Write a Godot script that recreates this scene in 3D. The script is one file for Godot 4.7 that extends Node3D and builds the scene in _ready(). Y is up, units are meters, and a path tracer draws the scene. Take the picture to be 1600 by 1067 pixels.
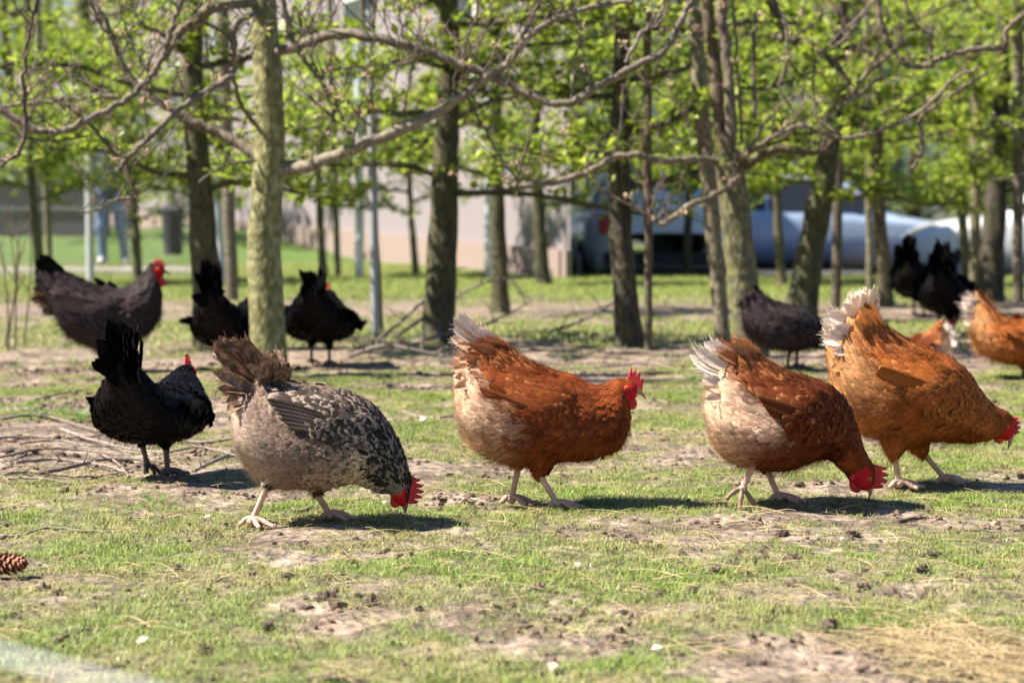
extends Node3D
# A flock of hens in a spring orchard. Units are metres, y up, the camera looks along -z.

const F := 3312.0                       # focal length in pixels of the 1600 px wide photograph
const CAM_H := 0.674
const PITCH := 0.06137                  # the camera looks down this much (radians)

var rng := RandomNumberGenerator.new()
var names := {}
var mats := {}
var n_cover := FastNoiseLite.new()
var n_fine := FastNoiseLite.new()
var n_bump := FastNoiseLite.new()

# ------------------------------------------------------------------ mesh collecting
class MB:
	var v := PackedVector3Array()
	var n := PackedVector3Array()
	var c := PackedColorArray()
	var i := PackedInt32Array()
	func mesh(m: Material) -> ArrayMesh:
		var a := []
		a.resize(Mesh.ARRAY_MAX)
		a[Mesh.ARRAY_VERTEX] = v
		a[Mesh.ARRAY_NORMAL] = n
		a[Mesh.ARRAY_COLOR] = c
		a[Mesh.ARRAY_INDEX] = i
		var r := ArrayMesh.new()
		r.add_surface_from_arrays(Mesh.PRIMITIVE_TRIANGLES, a)
		r.surface_set_material(0, m)
		return r
	# a grid of rows x cols points: its front looks along (columns x rows)
	func grid(p: PackedVector3Array, rows: int, cols: int, col: PackedColorArray, nn := PackedVector3Array(), wrap := false) -> PackedVector3Array:
		var b := v.size()
		if nn.is_empty():
			nn.resize(p.size())
			for r in rows:
				for k in cols:
					var k0 := maxi(k - 1, 0)
					var k1 := mini(k + 1, cols - 1)
					if wrap:
						k0 = k - 1 if k > 0 else cols - 2
						k1 = k + 1 if k < cols - 1 else 1
					var dc := p[r * cols + k1] - p[r * cols + k0]
					var dr := p[mini(r + 1, rows - 1) * cols + k] - p[maxi(r - 1, 0) * cols + k]
					var x := dc.cross(dr)
					nn[r * cols + k] = x.normalized() if x.length_squared() > 1e-16 else Vector3.UP
		v.append_array(p)
		n.append_array(nn)
		c.append_array(col)
		for r in rows - 1:
			for k in cols - 1:
				var q := b + r * cols + k
				i.append_array(PackedInt32Array([q, q + cols, q + 1, q + 1, q + cols, q + cols + 1]))
		return nn
	func tri(a: Vector3, b: Vector3, d: Vector3, col: Color) -> void:   # front towards (d-a)x(b-a)
		var q := v.size()
		var x := (d - a).cross(b - a).normalized()
		v.append_array(PackedVector3Array([a, b, d]))
		n.append_array(PackedVector3Array([x, x, x]))
		c.append_array(PackedColorArray([col, col, col]))
		i.append_array(PackedInt32Array([q, q + 1, q + 2]))
	func quad(a: Vector3, b: Vector3, d: Vector3, e: Vector3, col: Color) -> void:   # a b d e in clockwise order seen from the front
		tri(a, b, d, col)
		tri(a, d, e, col)
	func box(mid: Vector3, size: Vector3, col: Color, turn := Basis.IDENTITY) -> void:
		var h := size / 2.0
		for ax in 3:
			for s in [-1.0, 1.0]:
				var nrm := Vector3.ZERO
				nrm[ax] = s
				var u := Vector3.ZERO
				u[(ax + 1) % 3] = h[(ax + 1) % 3]
				var w := nrm.cross(u).normalized() * h[(ax + 2) % 3]
				var o := nrm * h[ax]
				quad(mid + turn * (o - u - w), mid + turn * (o - u + w), mid + turn * (o + u + w), mid + turn * (o + u - w), col)
	# a tube along pts with radii, flattened ends
	func tube(pts: PackedVector3Array, rad: PackedFloat32Array, seg: int, col: PackedColorArray, rough := 0.0, noise: FastNoiseLite = null, alt := Color(0, 0, 0, 0)) -> void:
		var m := pts.size()
		var p := PackedVector3Array()
		var cc := PackedColorArray()
		var up := Vector3(0.31, 0.2, 0.93)
		for k in m:
			var t := (pts[mini(k + 1, m - 1)] - pts[maxi(k - 1, 0)]).normalized()
			var u := (up - t * up.dot(t))
			if u.length_squared() < 1e-4:
				u = Vector3.UP - t * t.y
			u = u.normalized()
			up = u
			var w := t.cross(u)
			for j in seg + 1:
				var a := TAU * j / seg
				var d := u * cos(a) + w * sin(a)
				var rr := rad[k]
				if rough > 0.0:
					var q := pts[k] + d * rad[k]
					rr *= 1.0 + rough * noise.get_noise_3d(q.x * 100.0, q.y * 40.0, q.z * 100.0)
				p.append(pts[k] + d * rr)
				if alt.a > 0.0:
					var q := (pts[k] + d * rad[k]) * 260.0
					cc.append(col[k].lerp(alt, clampf(0.5 + 2.2 * noise.get_noise_3d(q.x, q.y * 0.6, q.z), 0, 1)))
				else:
					cc.append(col[k])
		grid(p, m, seg + 1, cc, PackedVector3Array(), true)
		for e in [0, m - 1]:
			var q := v.size()
			var t := (pts[1] - pts[0]).normalized() * -1.0 if e == 0 else (pts[m - 1] - pts[m - 2]).normalized()
			for j in seg:
				v.append(p[e * (seg + 1) + j]); n.append(t); c.append(col[e])
			for j in range(1, seg - 1):
				if e == 0:
					i.append_array(PackedInt32Array([q, q + j, q + j + 1]))
				else:
					i.append_array(PackedInt32Array([q, q + j + 1, q + j]))
	func facet() -> void:                     # every triangle gets corners and a normal of its own
		var v2 := PackedVector3Array()
		var n2 := PackedVector3Array()
		var c2 := PackedColorArray()
		for k in range(0, i.size(), 3):
			var a := v[i[k]]
			var b := v[i[k + 1]]
			var d := v[i[k + 2]]
			var x := (d - a).cross(b - a)
			if x.length_squared() < 1e-20:
				continue
			x = x.normalized()
			for q in 3:
				v2.append(v[i[k + q]]); n2.append(x); c2.append(c[i[k + q]])
		v = v2
		n = n2
		c = c2
		i = PackedInt32Array(range(v.size()))
	func ball(mid: Vector3, r: Vector3, col: Color, rows := 7, cols := 10, turn := Basis.IDENTITY) -> void:
		var p := PackedVector3Array()
		var nn := PackedVector3Array()
		var cc := PackedColorArray()
		for a in rows + 1:
			for b in cols + 1:
				var th := PI * a / rows
				var ph := TAU * b / cols
				var d := Vector3(sin(th) * cos(ph), -cos(th), -sin(th) * sin(ph))
				p.append(mid + turn * (d * r))
				nn.append(turn * ((d / r).normalized()))
				cc.append(col)
		grid(p, rows + 1, cols + 1, cc, nn)

func spline(p: PackedVector3Array, per := 4) -> PackedVector3Array:
	var r := PackedVector3Array()
	var m := p.size()
	for k in m - 1:
		for j in per:
			r.append(p[k].cubic_interpolate(p[k + 1], p[maxi(k - 1, 0)], p[mini(k + 2, m - 1)], float(j) / per))
	r.append(p[m - 1])
	return r

func ramp(a: float, b: float, m: int) -> PackedFloat32Array:
	var r := PackedFloat32Array()
	for k in m:
		r.append(lerpf(a, b, float(k) / maxf(1, m - 1)))
	return r

func flat(col: Color, m: int) -> PackedColorArray:
	var r := PackedColorArray()
	r.resize(m)
	r.fill(col)
	return r

# ------------------------------------------------------------------ scene tree
func numbered(called: String) -> String:
	var k: int = names.get(called, 0)
	names[called] = k + 1
	return called if k == 0 else "%s_%03d" % [called, k]

func thing(called: String, label: String, category: String, where := Vector3.ZERO, group := "") -> Node3D:
	var o := Node3D.new()
	o.name = numbered(called)
	add_child(o)
	o.position = where
	o.set_meta("label", label)
	o.set_meta("category", category)
	if group:
		o.set_meta("group", group)
	return o

func part(called: String, mb: MB, m: Material, parent: Node, stuff := false) -> MeshInstance3D:
	var o := MeshInstance3D.new()
	o.name = called
	o.mesh = mb.mesh(m)
	parent.add_child(o, true)
	if stuff:
		o.set_meta("kind", "stuff")
	return o

func single(called: String, mb: MB, m: Material, label: String, category: String, where := Vector3.ZERO, group := "") -> MeshInstance3D:
	var o := MeshInstance3D.new()
	o.name = numbered(called)
	o.mesh = mb.mesh(m)
	add_child(o)
	o.position = where
	o.set_meta("label", label)
	o.set_meta("category", category)
	if group:
		o.set_meta("group", group)
	return o

func structure(called: String, mb: MB, m: Material) -> MeshInstance3D:
	var o := MeshInstance3D.new()
	o.name = called
	o.mesh = mb.mesh(m)
	add_child(o)
	o.set_meta("kind", "structure")
	return o

# ------------------------------------------------------------------ places read off the photograph
func at(x: float, y: float, d: float) -> Vector3:          # the point d metres ahead seen at pixel (x, y)
	var r := Vector3((x - 800.0) / F, -(y - 533.5) / F, -1.0).rotated(Vector3.RIGHT, -PITCH)
	return Vector3(0, CAM_H, 0) + r * (d / -r.z)

func on_ground(x: float, y: float) -> Vector3:
	var r := Vector3((x - 800.0) / F, -(y - 533.5) / F, -1.0).rotated(Vector3.RIGHT, -PITCH)
	return Vector3(0, CAM_H, 0) + r * (CAM_H / -r.y)

# ------------------------------------------------------------------ materials
func mat(key: String, rough := 0.8, vertex := true, col := Color.WHITE) -> StandardMaterial3D:
	if mats.has(key):
		return mats[key]
	var m := StandardMaterial3D.new()
	m.resource_name = key
	m.albedo_color = col
	m.roughness = rough
	m.vertex_color_use_as_albedo = vertex
	m.cull_mode = BaseMaterial3D.CULL_DISABLED
	mats[key] = m
	return m

func noise_tex(seed_: int, freq: float, size: int, lo: float, hi: float, ridged := false) -> ImageTexture:
	var f := FastNoiseLite.new()
	f.seed = seed_
	f.frequency = freq
	f.fractal_type = FastNoiseLite.FRACTAL_RIDGED if ridged else FastNoiseLite.FRACTAL_FBM
	f.fractal_octaves = 5
	var im := f.get_seamless_image(size, size)
	im.convert(Image.FORMAT_RGB8)
	im.adjust_bcs(1.0, 1.0, 1.0)
	for y in size:
		for x in size:
			var g := lerpf(lo, hi, im.get_pixel(x, y).r)
			im.set_pixel(x, y, Color(g, g, g))
	return ImageTexture.create_from_image(im)

func make_materials() -> void:
	var m := mat("soil and turf", 0.95)
	m.albedo_texture = noise_tex(3, 0.02, 512, 0.45, 1.0)
	m.uv1_triplanar = true
	m.uv1_world_triplanar = true
	m.uv1_scale = Vector3(1.7, 1.7, 1.7)
	m.heightmap_enabled = true
	m.heightmap_texture = noise_tex(5, 0.035, 512, 0.0, 1.0)
	m.heightmap_scale = 1.4
	m = mat("bark", 0.85)
	m.albedo_texture = noise_tex(8, 0.03, 256, 0.5, 1.0)
	m.uv1_triplanar = true
	m.uv1_scale = Vector3(5, 2.2, 5)
	m.heightmap_enabled = true
	m.heightmap_texture = noise_tex(9, 0.025, 256, 0.0, 1.0, true)
	m.heightmap_scale = 0.5
	m = mat("plumage", 0.68)
	m.metallic_specular = 0.22
	m.backlight_enabled = true
	m.backlight = Color(0.12, 0.12, 0.12)
	m = mat("black plumage", 0.42)
	m.metallic_specular = 0.12
	m = mat("tail plumage", 0.6)
	m.metallic_specular = 0.3
	m.backlight_enabled = true
	m.backlight = Color(0.5, 0.5, 0.5)
	m = mat("comb skin", 0.45)
	m.subsurf_scatter_enabled = false
	m.heightmap_enabled = true
	m.heightmap_texture = noise_tex(21, 0.06, 256, 0.0, 1.0)
	m.heightmap_scale = 0.12
	m.uv1_triplanar = true
	m.uv1_scale = Vector3(14, 14, 14)
	m = mat("leg scales", 0.55)
	m.heightmap_enabled = true
	m.heightmap_texture = noise_tex(22, 0.05, 256, 0.0, 1.0)
	m.heightmap_scale = 0.12
	m.uv1_triplanar = true
	m.uv1_scale = Vector3(9, 22, 9)
	m = mat("eye", 0.05)
	m = mat("leaf", 0.5)
	m.backlight_enabled = true
	m.backlight = Color(1, 1, 1)
	m = mat("grass blade", 0.45)
	m.backlight_enabled = true
	m.backlight = Color(0.45, 0.45, 0.45)
	mat("dry straw", 0.7)
	mat("clod", 0.95)
	mat("plaster", 0.9)
	m.resource_name = "grass blade"
	m = mat("galvanised", 0.45)
	m.metallic = 0.35
	m = mat("car paint", 0.25)
	m.clearcoat_enabled = true
	m.clearcoat = 0.6
	m.clearcoat_roughness = 0.05
	mat("glass", 0.06)
	mat("rubber", 0.8)
	mat("cloth", 0.9)
	mat("tape", 0.6)

# ------------------------------------------------------------------ hens
# colour schemes: linear base colours
const CREAM := Color(0.82, 0.6, 0.42)
const RED_SKIN := Color(0.55, 0.02, 0.027)

# returns [length, width, lift, base colour, middle colour, tip colour, skip]
func plume(kind: String, u: float, h: float, r: RandomNumberGenerator) -> Array:
	var L := 0.027
	var W := 0.0072
	var lift := 0.07
	var a := Color.BLACK
	var b := Color.BLACK
	var c := Color.BLACK
	var j := r.randf_range(0.82, 1.18)
	if u > 0.64:                                  # neck hackle: narrow and short
		var t := clampf((u - 0.66) / 0.3, 0, 1)
		L = lerpf(0.026, 0.010, t)
		W = lerpf(0.0065, 0.003, t)
		lift = 0.08
	elif u < 0.3 and h < 0.6:                     # fluffy rear
		L = 0.034
		W = 0.008
		lift = 0.26
	elif h < 0.25:
		L = 0.028
		W = 0.008
		lift = 0.2
	match kind:
		"red", "dark_red", "ginger":
			var base := Color(0.165, 0.038, 0.01) if kind == "red" else (Color(0.105, 0.024, 0.008) if kind == "dark_red" else Color(0.3, 0.09, 0.02))
			var pale := CREAM if kind != "ginger" else Color(0.74, 0.44, 0.2)
			var fluff := 0.0
			if u < 0.33:
				fluff = clampf((0.31 - u) / 0.15, 0, 1) * clampf((0.62 - h) / 0.22, 0, 1)
			if kind == "ginger":
				fluff *= 0.75
			if kind == "dark_red":
				fluff = maxf(fluff, 1.1 * exp(-pow((u - 0.26) / 0.06, 2.0) - pow((h - 0.46) / 0.14, 2.0)))
			fluff = clampf(fluff + r.randf_range(-0.25, 0.25) * (1.0 if fluff > 0.02 else 0.0), 0, 1)
			if u > 0.7:
				base = base.lerp(Color(0.2, 0.045, 0.01), 0.6)
			if h > 0.55 and u < 0.25:
				base = base.lerp(Color(0.5, 0.2, 0.07), r.randf() * 0.8)
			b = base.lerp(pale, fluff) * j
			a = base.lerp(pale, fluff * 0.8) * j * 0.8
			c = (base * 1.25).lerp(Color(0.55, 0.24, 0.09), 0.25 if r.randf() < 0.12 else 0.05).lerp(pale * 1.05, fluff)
			c = c * j
		"barred":
			L *= 0.95
			if u > 0.455 + 0.06 * (1.0 - h) + r.randf_range(-0.02, 0.02):
				var t2 := clampf((u - 0.455) / 0.12, 0, 1)
				W *= 0.9
				a = Color(0.2, 0.17, 0.14) * j
				b = Color(0.03, 0.027, 0.027)
				c = Color(0.02, 0.018, 0.018) if r.randf() < 0.6 + 0.3 * t2 else Color(0.36, 0.33, 0.27)
				if h < 0.16 and u < 0.68:
					c = Color(0.62, 0.54, 0.42) * j
			elif u > 0.3:
				var top := clampf((h - 0.42) / 0.22, 0, 1)
				W *= 1.0
				var breast := clampf((u - 0.36) / 0.12, 0, 1) * (1.0 - top)
				a = Color(0.3, 0.22, 0.16) * j
				b = Color(0.16, 0.115, 0.085).lerp(Color(0.045, 0.036, 0.031), top).lerp(Color(0.5, 0.41, 0.3), breast) * j
				c = Color(0.36, 0.27, 0.2).lerp(Color(0.44, 0.35, 0.27), top).lerp(Color(0.62, 0.52, 0.4), breast) * j
				if top > 0.3 and r.randf() < 0.5 or breast > 0.3 and r.randf() < 0.2 or r.randf() < 0.2:
					c = Color(0.05, 0.038, 0.032)
			else:
				var fl := clampf((0.5 - h) / 0.3, 0, 1) * clampf((0.28 - u) / 0.15, 0, 1)
				a = Color(0.2, 0.145, 0.11) * j
				b = Color(0.09, 0.06, 0.047).lerp(Color(0.5, 0.37, 0.28), fl) * j
				W *= 1.1
				c = Color(0.3, 0.215, 0.165).lerp(Color(0.6, 0.47, 0.38), fl) * j
		"grey":
			a = Color(0.034, 0.027, 0.028) * j
			b = Color(0.03, 0.024, 0.025) * j
			c = Color(0.06, 0.046, 0.047) * j
		_:
			var brown := clampf((0.42 - h) / 0.4, 0, 1) * clampf((0.6 - u) / 0.5, 0, 1)
			lift = 0.035
			W *= 1.15
			b = Color(0.0075, 0.0077, 0.0098).lerp(Color(0.017, 0.0125, 0.0115), brown) * j
			a = b * 0.8
			c = b * 1.45
	return [L * r.randf_range(0.8, 1.2), W * r.randf_range(0.85, 1.15), lift * r.randf_range(0.5, 1.5), a, b, c]

func feather(mb: MB, p: Vector3, d: Vector3, nrm: Vector3, L: float, W: float, lift: float, a: Color, b: Color, c: Color, bars := false) -> void:
	var s := d.cross(nrm)
	var q := mb.v.size()
	var ts := [0.0, 0.45, 0.8, 1.0]
	var ws := [0.35, 1.0, 0.85, 0.22]
	for k in 4:
		var t: float = ts[k]
		var mid := p + d * (L * t) + nrm * (L * lift * t * (1.25 - 0.45 * t) - 0.0006)
		var w: Vector3 = s * (W * ws[k])
		var dip: Vector3 = nrm * (W * ws[k] * 0.35)
		mb.v.append(mid - w - dip); mb.v.append(mid); mb.v.append(mid + w - dip)
		var t2 := (nrm - d * lift * 0.6).normalized()
		mb.n.append((t2 - s * 0.2).normalized()); mb.n.append(t2); mb.n.append((t2 + s * 0.2).normalized())
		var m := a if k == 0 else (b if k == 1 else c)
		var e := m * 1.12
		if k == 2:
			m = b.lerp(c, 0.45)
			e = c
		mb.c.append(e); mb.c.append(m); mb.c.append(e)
	for k in 3:
		for j in 2:
			var o := q + k * 3 + j
			mb.i.append_array(PackedInt32Array([o, o + 3, o + 1, o + 1, o + 3, o + 4]))

func strand(mb: MB, p: Vector3, d: Vector3, nrm: Vector3, L: float, W: float, droop: Vector3, col: Color) -> void:
	var s := d.cross(nrm)
	var q := mb.v.size()
	for k in 3:
		var t := k * 0.5
		var mid := p + d * (L * t) + droop * (t * t * L)
		var w := s * (W * (1.0 - t * 0.85))
		mb.v.append(mid - w); mb.v.append(mid + w)
		mb.n.append(nrm); mb.n.append(nrm)
		var cc := col * (0.85 + 0.25 * t)
		mb.c.append(cc); mb.c.append(cc)
	for k in 2:
		var o := q + k * 2
		mb.i.append_array(PackedInt32Array([o, o + 2, o + 1, o + 1, o + 2, o + 3]))

# covers a grid of points with feathers that lie from the head towards the tail
func cover(mb: MB, p: PackedVector3Array, nn: PackedVector3Array, rows: int, cols: int, u0: float, u1: float, kind: String, per_m2: float, r: RandomNumberGenerator, size := 1.0, flip := -1.0, fluffy := true, face := 0.93) -> void:
	for k in rows - 1:
		var u := lerpf(u0, u1, (k + 0.5) / (rows - 1))
		for j in cols - 1:
			var q := k * cols + j
			var e1 := p[q + 1] - p[q]
			var e2 := p[q + cols] - p[q]
			var dens := per_m2 * (1.2 if kind == "barred" and u < 0.46 and u > 0.25 else 1.0) * (1.0 + 2.2 * clampf((u - 0.62) / 0.2, 0, 1))
			var want := e1.cross(e2).length() * dens
			var cnt := int(want) + (1 if r.randf() < want - int(want) else 0)
			var h := 0.5 + 0.5 * cos(TAU * (j + 0.5) / (cols - 1))
			if u > face and h < 0.8 or u > face + 0.06:
				continue
			for f in cnt:
				var x := r.randf()
				var y := r.randf()
				var pos := p[q] + e1 * x + e2 * y
				var nrm := (nn[q] + Vector3(r.randf_range(-0.1, 0.1), r.randf_range(-0.1, 0.1), r.randf_range(-0.1, 0.1))).normalized()
				var d := e2 * flip
				d = d.normalized() + Vector3(0, -0.22, 0) + Vector3(r.randf_range(-0.16, 0.16), r.randf_range(-0.16, 0.16), r.randf_range(-0.16, 0.16))
				d = (d - nrm * d.dot(nrm)).normalized()
				var g := plume(kind, u, h, r)
				var mot := 1.0 + (0.55 if kind in ["red", "dark_red", "ginger"] else 0.25) * n_fine.get_noise_3d(pos.x * 260.0 + u0 * 999.0, pos.y * 260.0, pos.z * 260.0)
				g[3] *= mot
				g[4] *= mot
				g[5] *= mot
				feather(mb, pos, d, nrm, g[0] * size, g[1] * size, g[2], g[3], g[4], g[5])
				var loose := (u < 0.34 or h < 0.3) and u < 0.64
				if fluffy and (loose and kind != "black" and not (kind == "barred" and (h > 0.4 or u > 0.3)) or r.randf() < 0.18):
					var dd := (d + nrm * (r.randf_range(0.2, 0.75) if loose else r.randf_range(0.1, 0.28))).normalized()
					var n2 := (nrm - dd * nrm.dot(dd)).normalized()
					for q2 in (3 if loose and kind != "black" else 1):
						var d3 := (dd + Vector3(r.randf_range(-0.25, 0.25), r.randf_range(-0.25, 0.25), r.randf_range(-0.25, 0.25))).normalized()
						strand(mb, pos + e1 * r.randf_range(-0.4, 0.4), d3, n2, g[0] * size * r.randf_range(0.7, 1.2), 0.0007 * size, Vector3(0, -0.25, 0), g[5] * 1.02)

# a long tail or wing feather as a mesh of its own
func quill(root_: Vector3, tip: Vector3, side: Vector3, W: float, bend: Vector3, c0: Color, c1: Color, r: RandomNumberGenerator, bar := 0.0) -> MB:
	var mb := MB.new()
	var rows := 10
	var p := PackedVector3Array()
	var cc := PackedColorArray()
	var d := (tip - root_)
	var s := (side - d.normalized() * side.dot(d.normalized())).normalized()
	var nrm := s.cross(d.normalized())
	for k in rows:
		var t := float(k) / (rows - 1)
		var mid := root_ + d * t + bend * (t * t)
		var w := W * (0.3 + 0.7 * smoothstep(0.0, 0.45, t)) * (1.0 if t < 0.75 else sqrt(maxf(0.0, 1.0 - pow((t - 0.75) / 0.27, 2.0))))
		var fray := 1.0 + r.randf_range(-0.1, 0.06)
		for j in 5:
			var x := (j - 2) / 2.0
			p.append(mid + s * (w * x * (fray if absf(x) > 0.9 else 1.0)) - nrm * (w * 0.3 * x * x) + d.normalized() * (-absf(x) * W * 0.35))
			var col := c0.lerp(c1, smoothstep(0.05, 0.62, t + 0.12 * absf(x)))
			if bar > 0.0 and fmod(t * 7.0 + absf(x) * 0.5, 2.0) < 1.0:
				col = col * (1.0 - bar)
			if j == 2:
				col = col * 0.88
			cc.append(col * r.randf_range(0.9, 1.1))
	mb.grid(p, rows, 5, cc)
	for k in (26 if c1.r > 0.06 else 0):
		var t := r.randf_range(0.3, 1.0)
		var sd := 1.0 if k % 2 == 0 else -1.0
		var w := W * (0.9 if t < 0.8 else 0.9 * sqrt(maxf(0.0, 1.0 - pow((t - 0.8) / 0.22, 2.0))))
		var o := root_ + d * t + bend * (t * t) + s * (w * sd * 0.8)
		var dd := (d.normalized() + s * sd * r.randf_range(0.25, 0.8) + nrm * r.randf_range(-0.4, 0.4)).normalized()
		var n2 := (nrm - dd * nrm.dot(dd)).normalized()
		strand(mb, o, dd, n2, W * r.randf_range(0.5, 1.3), W * 0.06, Vector3.ZERO, c0.lerp(c1, smoothstep(0.15, 0.9, t)))
	return mb

func slab(outline: PackedVector2Array, thick: float, col: Color, jitter := 0.0) -> MB:
	var mb := MB.new()
	var m := outline.size()
	if Geometry2D.is_polygon_clockwise(outline):
		outline.reverse()
	var inner := PackedVector2Array()
	for k in m:
		var a := (outline[k] - outline[(k - 1 + m) % m]).normalized()
		var b := (outline[(k + 1) % m] - outline[k]).normalized()
		var nn := Vector2(-a.y, a.x) + Vector2(-b.y, b.x)
		inner.append(outline[k] + nn.normalized() * thick * 0.35)
	var ind := Geometry2D.triangulate_polygon(outline)
	for z in [1.0, -1.0]:
		for k in range(0, ind.size(), 3):
			var t := [inner[ind[k]], inner[ind[k + 1]], inner[ind[k + 2]]]
			var a := Vector3(t[0].x, t[0].y, z * thick / 2)
			var b := Vector3(t[1].x, t[1].y, z * thick / 2)
			var c := Vector3(t[2].x, t[2].y, z * thick / 2)
			if ((c - a).cross(b - a)).z * z < 0.0:
				var s := b
				b = c
				c = s
			mb.tri(a, b, c, col * (0.85 + 0.3 * fmod(k * 0.37, 1.0)))
		for k in m:
			var k2 := (k + 1) % m
			var a := Vector3(inner[k].x, inner[k].y, z * thick / 2)
			var b := Vector3(inner[k2].x, inner[k2].y, z * thick / 2)
			var a2 := Vector3(outline[k].x, outline[k].y, 0)
			var b2 := Vector3(outline[k2].x, outline[k2].y, 0)
			if z > 0:
				mb.quad(a, b, b2, a2, col)
			else:
				mb.quad(b, a, a2, b2, col)
	return mb

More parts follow.
